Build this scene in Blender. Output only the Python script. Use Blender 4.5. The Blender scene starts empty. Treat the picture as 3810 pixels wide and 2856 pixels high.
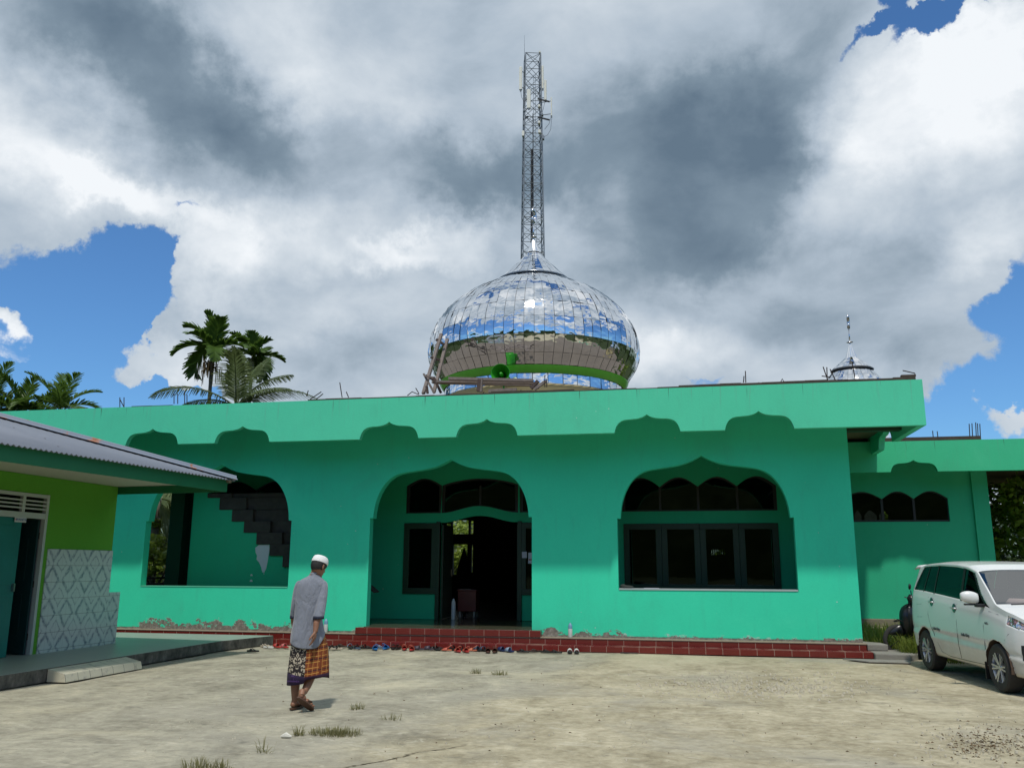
import bpy, bmesh, math, random
from mathutils import Vector, Matrix, noise as mnoise
random.seed(7)
S = bpy.context.scene
COL = S.collection
R_ = math.radians
# ---------------------------------------------------------------- camera
CAM = Vector((0.0, 0.0, 1.55))
PITCH, ROLL, YAW = R_(11.975), R_(0.238), R_(11.234)
cam_d = bpy.data.cameras.new('camera'); cam = bpy.data.objects.new('camera', cam_d); COL.objects.link(cam)
cam_d.sensor_width = 36.0; cam_d.lens = 3200.0 / 3810.0 * 36.0
cam_d.clip_end = 5000.0; cam_d.clip_start = 0.05
FWD = Vector((-math.sin(YAW)*math.cos(PITCH), math.cos(YAW)*math.cos(PITCH), math.sin(PITCH)))
_r0 = Vector((math.cos(YAW), math.sin(YAW), 0)); _u0 = _r0.cross(FWD)
RT = math.cos(ROLL)*_r0 + math.sin(ROLL)*_u0
UP = -math.sin(ROLL)*_r0 + math.cos(ROLL)*_u0
m3 = Matrix((RT, UP, -FWD)).transposed()
cam.matrix_world = Matrix.Translation(CAM) @ m3.to_4x4()
S.camera = cam
# ---------------------------------------------------------------- view
S.view_settings.view_transform = 'Standard'; S.view_settings.look = 'None'
S.view_settings.exposure = 0.58; S.view_settings.gamma = 1.0
try:
    S.cycles.max_bounces = 8; S.cycles.glossy_bounces = 5; S.cycles.transparent_max_bounces = 16
    S.cycles.caustics_reflective = False; S.cycles.caustics_refractive = False
    S.cycles.sample_clamp_indirect = 6.0
except Exception: pass
# ---------------------------------------------------------------- measuring helper: a sight line of the survey meets a world plane
def ray(u, v):
    k = 3810.0/2212.0
    return FWD + (u*k-1905)/3200.0*RT - (v*k-1428)/3200.0*UP
def P(u, v, X=None, Y=None, Z=None):
    d = ray(u, v)
    if X is not None: t = (X-CAM.x)/d.x
    elif Y is not None: t = (Y-CAM.y)/d.y
    else: t = (Z-CAM.z)/d.z
    return CAM + t*d
def XZ(u, v, Y):
    p = P(u, v, Y=Y); return (p.x, p.z)
def azel(u, v):
    d = ray(u, v).normalized()
    return math.degrees(math.atan2(d.x, d.y)), math.degrees(math.asin(d.z))
# ---------------------------------------------------------------- node helper
class NT:
    def __init__(s, nt): s.nt = nt; s.n = nt.nodes; s.l = nt.links
    def new(s, t, **kw):
        n = s.n.new(t)
        for k, v in kw.items(): setattr(n, k, v)
        return n
    def put(s, sock, v):
        if isinstance(v, bpy.types.NodeSocket): s.l.new(v, sock)
        elif v is not None:
            if isinstance(v, (tuple, list)) and len(v) == 3 and sock.type == 'RGBA': v = (*v, 1)
            sock.default_value = v
    def m(s, op, a, b=None, c=None, clamp=False):
        n = s.new('ShaderNodeMath', operation=op); n.use_clamp = clamp
        s.put(n.inputs[0], a); s.put(n.inputs[1], b) if b is not None else None
        if c is not None: s.put(n.inputs[2], c)
        return n.outputs[0]
    def vm(s, op, a, b=None, out=0):
        n = s.new('ShaderNodeVectorMath', operation=op); s.put(n.inputs[0], a)
        if b is not None: s.put(n.inputs[1], b)
        return n.outputs[out]
    def noise(s, vec=None, scale=5, detail=4, rough=.55, dist=0, col=False):
        n = s.new('ShaderNodeTexNoise'); s.put(n.inputs['Scale'], scale); s.put(n.inputs['Detail'], detail)
        s.put(n.inputs['Roughness'], rough); s.put(n.inputs['Distortion'], dist)
        if vec is not None: s.put(n.inputs['Vector'], vec)
        return n.outputs['Color'] if col else n.outputs[0]
    def vor(s, vec=None, scale=5, feature='F1', out='Distance', rnd=1.0):
        n = s.new('ShaderNodeTexVoronoi', feature=feature); s.put(n.inputs['Scale'], scale); s.put(n.inputs['Randomness'], rnd)
        if vec is not None: s.put(n.inputs['Vector'], vec)
        return n.outputs[out]
    def mr(s, v, a, b, c=0.0, d=1.0, smooth=True):
        n = s.new('ShaderNodeMapRange'); n.interpolation_type = 'SMOOTHSTEP' if smooth else 'LINEAR'
        s.put(n.inputs[0], v); s.put(n.inputs[1], a); s.put(n.inputs[2], b); s.put(n.inputs[3], c); s.put(n.inputs[4], d)
        return n.outputs[0]
    def mix(s, f, a, b, mode='MIX'):
        n = s.new('ShaderNodeMix', data_type='RGBA', blend_type=mode); n.clamp_factor = True
        s.put(n.inputs[0], f); s.put(n.inputs[6], a); s.put(n.inputs[7], b)
        return n.outputs[2]
    def sep(s, v):
        n = s.new('ShaderNodeSeparateXYZ'); s.put(n.inputs[0], v); return n.outputs
    def comb(s, x, y, z):
        n = s.new('ShaderNodeCombineXYZ'); s.put(n.inputs[0], x); s.put(n.inputs[1], y); s.put(n.inputs[2], z); return n.outputs[0]
    def ramp(s, f, pts):
        n = s.new('ShaderNodeValToRGB'); e = n.color_ramp.elements
        while len(e) < len(pts): e.new(0.5)
        for i, (p, c) in enumerate(pts): e[i].position = p; e[i].color = (*c, 1)
        s.put(n.inputs[0], f); return n.outputs[0]
    def mapv(s, v, scale=(1,1,1), loc=(0,0,0)):
        n = s.new('ShaderNodeMapping'); s.put(n.inputs[0], v); n.inputs['Scale'].default_value = scale; n.inputs['Location'].default_value = loc
        return n.outputs[0]
    def obj(s): return s.new('ShaderNodeTexCoord').outputs['Object']
    def pos(s): return s.new('ShaderNodeNewGeometry').outputs['Position']
    def bump(s, h, strength=.3, dist=.01, normal=None):
        n = s.new('ShaderNodeBump'); s.put(n.inputs['Height'], h); n.inputs['Strength'].default_value = strength; n.inputs['Distance'].default_value = dist
        if normal is not None: s.put(n.inputs['Normal'], normal)
        return n.outputs[0]
def newmat(name):
    m = bpy.data.materials.new(name); m.use_nodes = True
    k = NT(m.node_tree); b = k.n['Principled BSDF']
    return m, k, b
def simple(name, col, rough=.6, metal=0.0, var=.12, nscale=6, bump=0.0, bscale=60, spec=None, coat=0.0):
    m, k, b = newmat(name); o = k.obj()
    f = k.noise(o, nscale, 5, .6)
    c = k.mix(f, tuple(max(0, x*(1-var)) for x in col), tuple(min(1, x*(1+var)) for x in col))
    k.put(b.inputs['Base Color'], c); b.inputs['Roughness'].default_value = rough; b.inputs['Metallic'].default_value = metal
    if spec is not None: b.inputs['Specular IOR Level'].default_value = spec
    if coat: b.inputs['Coat Weight'].default_value = coat; b.inputs['Coat Roughness'].default_value = .04
    if bump: k.put(b.inputs['Normal'], k.bump(k.noise(o, bscale, 3, .6), bump, .01))
    return m
# ---------------------------------------------------------------- world: Nishita sky with broken cloud, all laid out by azimuth and elevation
SUN = Vector((0.17, -1.0, 2.08)).normalized()
SUN_EL = math.asin(SUN.z); SUN_AZ = math.atan2(SUN.x, SUN.y)
W = bpy.data.worlds.new('World'); S.world = W; W.use_nodes = True
k = NT(W.node_tree); bg = k.n['Background']
sky = k.new('ShaderNodeTexSky', sky_type='NISHITA'); sky.sun_disc = False
sky.sun_elevation = SUN_EL; sky.sun_rotation = SUN_AZ; sky.altitude = 0; sky.air_density = 1.0; sky.dust_density = .6; sky.ozone_density = 1.6
tc = k.new('ShaderNodeTexCoord').outputs['Generated']
D = k.vm('NORMALIZE', tc)
dx, dy, dz = k.sep(D)
az = k.m('MULTIPLY', k.m('ARCTAN2', dx, dy), 180/math.pi)
el = k.m('MULTIPLY', k.m('ARCSINE', dz), 180/math.pi)
# domain warp
ncol = k.noise(D, 7.0, 9, .62, 0, col=True)
wn = k.vm('SUBTRACT', ncol, (0.5, 0.5, 0.5)); wx, wy, wz = k.sep(wn)
n2 = k.noise(D, 24.0, 7, .6, 0, col=True)
w2 = k.vm('SUBTRACT', n2, (0.5, 0.5, 0.5)); vx, vy, vz = k.sep(w2)
azw = k.m('ADD', k.m('ADD', az, k.m('MULTIPLY', wx, 9.0)), k.m('MULTIPLY', vx, 2.4))
elw = k.m('ADD', k.m('ADD', el, k.m('MULTIPLY', wy, 9.0)), k.m('MULTIPLY', vy, 2.4))
AE = k.comb(azw, elw, 0.0)
def blob(u, v, ru, rv, rot=0, hard=.0, amp=1.0):
    a, e = azel(u, v); ka = 0.0308/ max(.5, math.cos(R_(e))); ke = 0.0295
    n = k.new('ShaderNodeMapping', vector_type='TEXTURE'); k.put(n.inputs[0], AE)
    n.inputs['Location'].default_value = (a, e, 0); n.inputs['Rotation'].default_value = (0, 0, R_(rot)); n.inputs['Scale'].default_value = (ru*ka, rv*ke, 1)
    L = k.vm('LENGTH', n.outputs[0], out=1)
    return k.mr(L, 1.0, hard, 0.0, amp)
def total(lst):
    t = lst[0]
    for x in lst[1:]: t = k.m('ADD', t, x)
    return t
blue = total([blob(60, 665, 400, 200, 0, .35), blob(255, 620, 185, 155, 0, .35), blob(160, 820, 330, 130, 0, .5), blob(390, 472, 60, 26, 10, .0, .5), blob(310, 620, 110, 150, 0, .3, .8),
    blob(1905, 82, 120, 32, 8, .3, .95), blob(2010, 55, 150, 42, 25, .3, .9), blob(1925, 15, 60, 45, 0, .3, .8), blob(2190, -10, 90, 30, 10, .2, 1.1),
    blob(2205, 680, 95, 190, 0, .1, .95), blob(2140, 850, 190, 110, 12, .1, 1.0), blob(2205, 420, 60, 50, 0, .1, .6), blob(2080, 935, 200, 60, 0, .3),
    blob(380, 860, 160, 40, 0, .3, .8), blob(1530, 832, 60, 20, 0, .3, .5)])
back = k.mr(k.m('ABSOLUTE', k.m('ADD', az, 11.0)), 46, 62)
gen = k.noise(k.mapv(D, (1, 1, 2.2), (3.1, 1.7, .4)), 2.6, 8, .6, .3)
genb = k.m('MAXIMUM', k.mr(gen, .40, .47, 1.0, 0.0), k.m('MULTIPLY', k.mr(el, 34, 24), k.mr(gen, .58, .50)))
high = k.mr(el, 46, 60)
outm = k.m('MAXIMUM', back, high)
blue2 = k.m('ADD', k.m('MULTIPLY', blue, k.m('SUBTRACT', 1.0, outm)), k.m('MULTIPLY', genb, outm))
puffs = total([blob(30, 735, 95, 70, 0, .35, 1.3), blob(285, 560, 42, 30, 40, .1, .45), blob(345, 790, 160, 85, 10, .4, 1.2), blob(440, 700, 130, 190, 0, .5, 1.3), blob(2180, 900, 75, 45, -10, .2, .9),
    blob(2075, 560, 130, 110, -35, .4, .9), blob(2170, 470, 100, 80, 0, .4, .8)])
dn = k.m('ADD', k.m('MULTIPLY', k.m('SUBTRACT', k.noise(D, 16, 10, .68, .4), .5), 1.15), k.m('SUBTRACT', blue2, puffs))
clear = k.mr(dn, .30, .72)
# cloud brightness
bright = total([blob(60, 330, 330, 130, -12, .1, .27), blob(300, 430, 220, 70, -15, .2, .28), blob(700, 560, 420, 170, 5, .2, .13), blob(470, 560, 150, 150, 0, .2, .26),
    blob(640, 170, 190, 260, 25, .0, .22), blob(900, 530, 230, 70, 18, .1, .30), blob(860, 260, 130, 170, 15, .0, .16),
    blob(2000, 220, 320, 190, 0, .05, .33), blob(1850, 400, 170, 220, 0, .2, .16), blob(2110, 110, 170, 110, 0, .2, .26), blob(2130, 500, 150, 110, 0, .2, .2),
    blob(20, 735, 120, 80, 0, .2, .4), blob(1420, 780, 260, 90, 10, .1, .22), blob(330, 790, 180, 80, 0, .2, .2), blob(1000, 560, 90, 50, 0, .1, .12)])
dark = total([blob(380, 190, 480, 190, -20, .0, .48), blob(560, 270, 300, 140, -25, .0, .16), blob(80, 50, 330, 140, 0, .0, .20), blob(1350, 330, 420, 260, 10, .05, .42), blob(1560, 380, 210, 330, -12, .25, .30),
    blob(1000, 370, 330, 120, -10, .1, .30), blob(1450, 560, 330, 170, 5, .0, .34), blob(1700, 200, 150, 330, -10, .2, .20), blob(1700, 740, 420, 110, -8, .0, .16),
    blob(760, 600, 210, 70, 12, .0, .20), blob(700, 740, 240, 90, 0, .0, .12), blob(1900, 600, 230, 230, 0, .0, .17), blob(1150, 90, 300, 150, 0, .0, .06)])
det = k.noise(k.mapv(D, (1, 1, 1.7)), 6.5, 9, .56, .25)
br = k.m('ADD', k.m('ADD', .61, k.m('SUBTRACT', bright, dark)), k.m('MULTIPLY', k.m('SUBTRACT', det, .5), .80))
brg = k.m('ADD', .62, k.m('MULTIPLY', k.m('SUBTRACT', k.noise(k.mapv(D, (1, 1, 2)), 4.0, 9, .58), .45), 1.9))
brt = k.mix(outm, br, brg)
cc = k.ramp(brt, [(0.0, (.085, .125, .170)), (.28, (.145, .195, .245)), (.55, (.29, .345, .405)), (.80, (.43, .475, .52)), (1.0, (.60, .625, .65))])
STR = 0.10
cc10 = k.vm('SCALE', cc); cc10.node.inputs['Scale'].default_value = 1.0/STR
skyc = k.mix(1.0, sky.outputs[0], (.40, .66, .90), 'MULTIPLY')
k.put(bg.inputs['Color'], k.mix(clear, cc10, skyc)); bg.inputs['Strength'].default_value = STR
# ---------------------------------------------------------------- sun
sd = bpy.data.lights.new('sun', 'SUN'); sd.energy = 1.9; sd.angle = R_(2.6); sd.color = (1.0, .955, .88)
so = bpy.data.objects.new('sun', sd); COL.objects.link(so); so.rotation_euler = SUN.to_track_quat('Z', 'Y').to_euler()
so.location = (0, -20, 40)
# ---------------------------------------------------------------- mesh helpers
class MB:
    def __init__(s): s.v = []; s.f = []; s.fm = []; s.mi = 0
    def add(s, vs, fs):
        o = len(s.v); s.v += [tuple(x) for x in vs]; s.f += [tuple(o+i for i in f) for f in fs]; s.fm += [s.mi]*len(fs); return s
    def box(s, x0, x1, y0, y1, z0, z1, M=None):
        vs = [Vector(p) for p in ((x0,y0,z0),(x1,y0,z0),(x1,y1,z0),(x0,y1,z0),(x0,y0,z1),(x1,y0,z1),(x1,y1,z1),(x0,y1,z1))]
        if M is not None: vs = [M @ v for v in vs]
        return s.add(vs, [(0,3,2,1),(4,5,6,7),(0,1,5,4),(1,2,6,5),(2,3,7,6),(3,0,4,7)])
    def tube(s, pts, r, n=8, cap=True, flat=1.0):
        pts = [Vector(p) for p in pts]; rs = r if isinstance(r, (list, tuple)) else [r]*len(pts); vs = []; prev = None
        for i, p in enumerate(pts):
            t = (pts[min(i+1, len(pts)-1)] - pts[max(i-1, 0)]).normalized()
            a = prev if prev is not None else (Vector((0,0,1)) if abs(t.z) < .9 else Vector((1,0,0)))
            a = (a - t*a.dot(t)).normalized(); prev = a; b = t.cross(a)
            for j in range(n):
                g = 2*math.pi*j/n; vs.append(p + rs[i]*(math.cos(g)*a*flat + math.sin(g)*b))
        fs = [(i*n+j, i*n+(j+1)%n, (i+1)*n+(j+1)%n, (i+1)*n+j) for i in range(len(pts)-1) for j in range(n)]
        if cap: fs += [tuple(range(n-1, -1, -1)), tuple((len(pts)-1)*n+j for j in range(n))]
        return s.add(vs, fs)
    def lathe(s, prof, c=(0,0,0), n=32, M=None, cap=False):
        vs = []; c = Vector(c)
        for r, z in prof:
            for j in range(n):
                g = 2*math.pi*j/n; v = Vector((r*math.cos(g), r*math.sin(g), z)); vs.append((M @ v if M is not None else v) + c)
        q = len(prof); fs = [(i*n+j, i*n+(j+1)%n, (i+1)*n+(j+1)%n, (i+1)*n+j) for i in range(q-1) for j in range(n)]
        if cap: fs += [tuple(range(n-1, -1, -1)), tuple((q-1)*n+j for j in range(n))]
        return s.add(vs, fs)
    def loft(s, rings, closed=True, cap=True):
        n = len(rings[0]); vs = [v for r in rings for v in r]
        fs = [(i*n+j, i*n+(j+1)%n, (i+1)*n+(j+1)%n, (i+1)*n+j) for i in range(len(rings)-1) for j in range(n if closed else n-1)]
        if cap: fs += [tuple(range(n-1, -1, -1)), tuple((len(rings)-1)*n+j for j in range(n))]
        return s.add(vs, fs)
    def beam(s, a, b, w, h):
        a = Vector(a); b = Vector(b); d = (b-a); L = d.length; q = d.to_track_quat('X', 'Z').to_matrix().to_4x4()
        return s.box(0, L, -w/2, w/2, -h/2, h/2, Matrix.Translation(a) @ q)
    def build(s, name, mats, parent=None, smooth=False, bevel=0, loc=None, autosmooth=None):
        me = bpy.data.meshes.new(name); me.from_pydata([tuple(v) for v in s.v], [], s.f)
        mats = mats if isinstance(mats, (list, tuple)) else [mats]
        for m in mats: me.materials.append(m)
        if len(mats) > 1: me.polygons.foreach_set('material_index', s.fm)
        return fin(name, me, parent, smooth, bevel, loc, autosmooth)
def fin(name, me, parent=None, smooth=False, bevel=0, loc=None, autosmooth=None):
    bm = bmesh.new(); bm.from_mesh(me)
    bmesh.ops.recalc_face_normals(bm, faces=bm.faces)
    if bevel: bmesh.ops.bevel(bm, geom=[e for e in bm.edges if len(e.link_faces) == 2 and e.calc_face_angle(0) > .6], offset=bevel, segments=2, profile=.6, affect='EDGES')
    if autosmooth is not None:
        for f in bm.faces: f.smooth = True
        for e in bm.edges:
            if len(e.link_faces) == 2 and e.calc_face_angle(0) > autosmooth: e.smooth = False
    bm.to_mesh(me); bm.free()
    if smooth: me.polygons.foreach_set('use_smooth', [True]*len(me.polygons))
    o = bpy.data.objects.new(name, me); COL.objects.link(o)
    if loc is not None:
        o.location = loc
        me.transform(Matrix.Translation(-Vector(loc)))
    if parent is not None: link(o, parent)
    return o
def wmat(o):
    m = Matrix.LocRotScale(o.location, o.rotation_euler, o.scale)
    return wmat(o.parent) @ o.matrix_parent_inverse @ m if o.parent else m
def link(o, parent):
    o.parent = parent; o.matrix_parent_inverse = wmat(parent).inverted()
def tag(o, label=None, cat=None, group=None, kind=None):
    if label: o['label'] = label
    if cat: o['category'] = cat
    if group: o['group'] = group
    if kind: o['kind'] = kind
    return o
def thing(name, loc, label, cat, group=None, rz=0.0):
    o = bpy.data.objects.new(name, None); COL.objects.link(o); o.location = loc; o.rotation_euler = (0, 0, rz); o.empty_display_size = .2
    return tag(o, label, cat, group)
def copy_tree(o, parent=None):
    c = o.copy(); COL.objects.link(c)
    if parent is not None: c.parent = parent
    for ch in o.children: copy_tree(ch, c)
    return c
def plate_mesh(outer, holes, depth):
    """flat plate with holes: outlines in (x, z), thickness along y centred on 0"""
    cu = bpy.data.curves.new('tmp', 'CURVE'); cu.dimensions = '2D'; cu.fill_mode = 'BOTH'; cu.extrude = depth/2
    for poly in [outer]+list(holes):
        sp = cu.splines.new('POLY'); sp.points.add(len(poly)-1); sp.use_cyclic_u = True
        for p, q in zip(sp.points, poly): p.co = (q[0], q[1], 0, 1)
    ob = bpy.data.objects.new('tmp', cu); COL.objects.link(ob)
    dg = bpy.context.evaluated_depsgraph_get(); me = bpy.data.meshes.new_from_object(ob.evaluated_get(dg))
    bpy.data.objects.remove(ob); bpy.data.curves.remove(cu)
    me.transform(Matrix(((1,0,0,0),(0,0,-1,0),(0,1,0,0),(0,0,0,1))))
    bm = bmesh.new(); bm.from_mesh(me); bmesh.ops.remove_doubles(bm, verts=bm.verts, dist=1e-5); bm.to_mesh(me); bm.free()
    return me
def plate(name, outer, holes, y0, depth, mat, parent, rot=None):
    """plate whose front face stands at y0 and back face at y0+depth (or, with rot='side', x0)"""
    me = plate_mesh(outer, holes, depth); me.materials.clear(); me.materials.append(mat)
    if rot == 'side': me.transform(Matrix(((0,-1,0,0),(1,0,0,0),(0,0,1,0),(0,0,0,1))).inverted() if False else Matrix(((0,1,0,0),(1,0,0,0),(0,0,1,0),(0,0,0,1)))); me.transform(Matrix.Translation((y0+depth/2, 0, 0)))
    else: me.transform(Matrix.Translation((0, y0+depth/2, 0)))
    for p in me.polygons: p.use_smooth = False
    return fin(name, me, parent)
def rect(x0, x1, z0, z1): return [(x0,z0),(x1,z0),(x1,z1),(x0,z1)]
def textmesh(txt, size, mat, name, M, parent, depth=.001, shear=0):
    cu = bpy.data.curves.new('t', 'FONT'); cu.body = txt; cu.size = size; cu.extrude = depth; cu.align_x = 'CENTER'; cu.align_y = 'CENTER'; cu.shear = shear
    ob = bpy.data.objects.new('t', cu); COL.objects.link(ob)
    dg = bpy.context.evaluated_depsgraph_get(); me = bpy.data.meshes.new_from_object(ob.evaluated_get(dg))
    bpy.data.objects.remove(ob); bpy.data.curves.remove(cu)
    me.materials.clear(); me.materials.append(mat); me.transform(M)
    o = bpy.data.objects.new(name, me); COL.objects.link(o)
    if parent is not None: link(o, parent)
    return o
# ================================================================ materials for the buildings
def paint(name, col, top=None, peel=None, dirt=.25, base=.23):
    """weathered wall paint; peel=(x0,x1,amp) strips near the plinth where render has flaked"""
    m, k, b = newmat(name); o = k.pos(); x, y, z = k.sep(o)
    n1 = k.noise(o, .9, 6, .6); n2 = k.noise(k.mapv(o, (2.2, 2.2, .55)), 2.6, 6, .62); n3 = k.noise(o, 38, 4, .6)
    c = k.mix(k.m('MULTIPLY', n1, 1.0), tuple(v*.90 for v in col), tuple(min(1, v*1.10) for v in col))
    c = k.mix(k.mr(n2, .52, .75, 0, dirt), c, tuple(v*.72+.02 for v in col))
    n4 = k.noise(k.mapv(o, (1, 1, .8)), .55, 7, .7, .6); c = k.mix(k.mr(n4, .50, .72, 0, .30), c, tuple(v*.62+.03 for v in col)); c = k.mix(k.mr(n4, .46, .30, 0, .22), c, tuple(min(1, v*1.12+.05) for v in col))
    dr2 = k.noise(k.mapv(o, (9, 9, .5)), 1.3, 5, .7); c = k.mix(k.mr(dr2, .60, .74, 0, .22), c, tuple(v*.60+.03 for v in col))
    sc_ = k.vor(k.mapv(o, (1, 1, 1.2)), 3.2, 'F1'); c = k.mix(k.m('MULTIPLY', k.mr(k.m('ADD', sc_, k.m('MULTIPLY', n3, .06)), .075, .062), k.mr(n4, .50, .54)), c, (.42, .60, .52))
    c = k.mix(k.mr(n3, .35, .7, 0, .16), c, tuple(min(1, v*1.15+.02) for v in col))
    if top is not None:   # rain streaks running down from the coping
        st = k.noise(k.mapv(o, (6.5, 6.5, .22)), 2.2, 5, .7)
        g = k.mr(z, top-.75, top, 0, 1)
        c = k.mix(k.m('MULTIPLY', k.mr(st, .56, .74), k.m('MULTIPLY', g, .55)), c, (.16, .27, .22))
        st2 = k.noise(k.mapv(o, (16, 16, .35)), 1.6, 3, .6)
        c = k.mix(k.m('MULTIPLY', k.mr(st2, .66, .70), k.m('MULTIPLY', k.mr(z, top-.28, top-.02), .7)), c, (.04, .05, .045))
    rough = .72
    if peel:
        h = k.m('SUBTRACT', z, base)
        pn = k.noise(k.mapv(o, (1, 1, 1.5)), 2.1, 9, .68); pf = k.noise(o, 9, 6, .7)
        amp = None
        for (a0, a1, hh) in peel:
            w = k.m('MULTIPLY', k.m('MULTIPLY', k.mr(x, a0-.25, a0+.25), k.mr(x, a1+.25, a1-.25)), hh)
            amp = w if amp is None else k.m('MAXIMUM', amp, w)
        edge = k.m('ADD', k.m('MULTIPLY', amp, k.mr(pn, .36, .62, -.2, 1.1)), k.m('MULTIPLY', k.m('SUBTRACT', pf, .5), .10))
        mask = k.mr(k.m('SUBTRACT', edge, h), .0, .006)
        low = k.mr(k.m('ADD', h, k.m('MULTIPLY', k.m('SUBTRACT', pf, .5), .05)), .035, .015)
        mask2 = k.m('MAXIMUM', mask, low, clamp=True)
        pc = k.ramp(k.noise(o, 14, 6, .7), [(.3, (.10, .095, .08)), (.5, (.20, .18, .15)), (.68, (.34, .32, .28))])
        halo = k.mr(k.m('SUBTRACT', edge, h), -.03, .0)
        c = k.mix(k.m('MULTIPLY', halo, k.mr(pf, .45, .6)), c, (.42, .58, .50))
        c = k.mix(mask2, c, pc)
        bh = k.m('SUBTRACT', k.m('MULTIPLY', k.noise(o, 30, 5, .6), .25), mask2)
        k.put(b.inputs['Normal'], k.bump(bh, .6, .006))
    else:
        k.put(b.inputs['Normal'], k.bump(k.noise(o, 26, 6, .65), .22, .008))
    k.put(b.inputs['Base Color'], c); b.inputs['Roughness'].default_value = rough; b.inputs['Specular IOR Level'].default_value = .25
    return m
TEAL = (.040, .66, .400); FASC = (.078, .58, .355); DGRN = (.018, .19, .05)
M_wall = paint('turquoise_wall_paint', TEAL, peel=[(-11.6, -7.9, .21), (-9.3, -8.6, .10), (-6.75, -6.3, .1), (-2.95, -2.3, .16), (-2.1, -1.2, .17), (-.9, 3.2, .07)])
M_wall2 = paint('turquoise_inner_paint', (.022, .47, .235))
M_fasc = paint('sea_green_fascia_paint', FASC, top=4.81)
M_wing = paint('sea_green_wing_paint', (.030, .44, .235))
M_wfasc = paint('sea_green_wing_fascia_paint', (.045, .47, .24), top=4.25)
M_frame = simple('dark_green_frame_paint', (.007, .040, .013), .5, var=.2)
M_fan = simple('black_stained_fanlight_frame', (.010, .013, .010), .5)
M_soffit = simple('bare_soffit_board', (.16, .115, .07), .9, var=.35, nscale=3)
M_roofc = simple('bare_roof_concrete', (.15, .125, .10), .95, var=.4, nscale=.8, bump=.5, bscale=12)
M_edge = simple('rotten_formwork_timber', (.060, .045, .035), .95, var=.6, nscale=5, bump=.6, bscale=30)
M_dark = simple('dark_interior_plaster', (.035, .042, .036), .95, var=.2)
M_cream = simple('cream_drum_paint', (.62, .50, .24), .7, var=.12, nscale=2, bump=.2, bscale=20)
M_conc = simple('raw_concrete', (.23, .22, .19), .95, var=.35, nscale=4, bump=.6, bscale=25)
M_stair = simple('unpainted_stair_concrete', (.050, .046, .038), .95, var=.5, nscale=7, bump=.6, bscale=22)
M_rust = simple('rusty_rebar', (.035, .022, .018), .85, metal=.2, var=.4, nscale=30)
M_white = simple('white_plaster', (.62, .66, .66), .8, var=.06)
def glass_mat(name, tint=(.25, .28, .27), refl=.8):
    m = bpy.data.materials.new(name); m.use_nodes = True; k = NT(m.node_tree); k.n.remove(k.n['Principled BSDF'])
    g = k.new('ShaderNodeBsdfGlossy'); g.inputs['Roughness'].default_value = .015; g.inputs['Color'].default_value = (.9, .92, .92, 1)
    t = k.new('ShaderNodeBsdfTransparent'); t.inputs[0].default_value = (*tint, 1)
    f = k.new('ShaderNodeFresnel'); f.inputs[0].default_value = 1.5
    k.put(g.inputs['Normal'], k.bump(k.noise(k.obj(), 1.7, 2, .5), .05, .02))
    mx = k.new('ShaderNodeMixShader'); k.put(mx.inputs[0], k.m('MULTIPLY', f.outputs[0], refl)); k.l.new(t.outputs[0], mx.inputs[1]); k.l.new(g.outputs[0], mx.inputs[2])
    k.l.new(mx.outputs[0], k.n['Material Output'].inputs[0]); return m
M_glass = glass_mat('tinted_window_glass', (.48, .52, .50), refl=1.2)
M_glass_c = glass_mat('clear_window_glass', (.7, .78, .7))
def tile_mat():
    m, k, b = newmat('red_step_tile'); o = k.pos(); x, y, z = k.sep(o)
    n = k.noise(o, 3, 5, .6); cell = k.m('FLOOR', k.m('DIVIDE', k.m('ADD', x, 30.0), .30))
    rn = k.new('ShaderNodeTexWhiteNoise', noise_dimensions='1D'); k.put(rn.inputs['W'], cell)
    c = k.mix(n, (.115, .012, .010), (.185, .022, .018)); c = k.mix(k.m('MULTIPLY', rn.outputs[0], .35), c, (.12, .017, .014))
    fx = k.m('FRACT', k.m('DIVIDE', k.m('ADD', x, 30.0), .30))
    g = k.m('LESS_THAN', k.m('MINIMUM', fx, k.m('SUBTRACT', 1.0, fx)), .012)
    fy = k.m('FRACT', k.m('DIVIDE', k.m('SUBTRACT', y, 17.255), .30)); gy = k.m('LESS_THAN', k.m('MINIMUM', fy, k.m('SUBTRACT', 1.0, fy)), .012)
    nz = k.sep(k.new('ShaderNodeNewGeometry').outputs['Normal'])[2]
    g = k.m('MAXIMUM', g, k.m('MULTIPLY', gy, k.m('GREATER_THAN', nz, .5)))
    c = k.mix(g, c, (.34, .25, .20))
    dust = k.m('MULTIPLY', k.mr(k.noise(o, 2.2, 6, .7), .42, .7), k.mr(nz, .4, .9, .0, .45))
    c = k.mix(dust, c, (.30, .25, .19))
    k.put(b.inputs['Base Color'], c); k.put(b.inputs['Roughness'], k.mr(dust, 0, .5, .22, .75)); return m
M_tile = tile_mat()
M_grout = simple('mortar_strip', (.27, .22, .16), .95, var=.4, nscale=12)
def floor_mat():
    m, k, b = newmat('green_porch_tile'); o = k.pos()
    k.put(b.inputs['Base Color'], k.mix(k.noise(o, 2, 5, .6), (.09, .045, .03), (.05, .10, .06))); b.inputs['Roughness'].default_value = .18; return m
M_floor = floor_mat()
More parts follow.
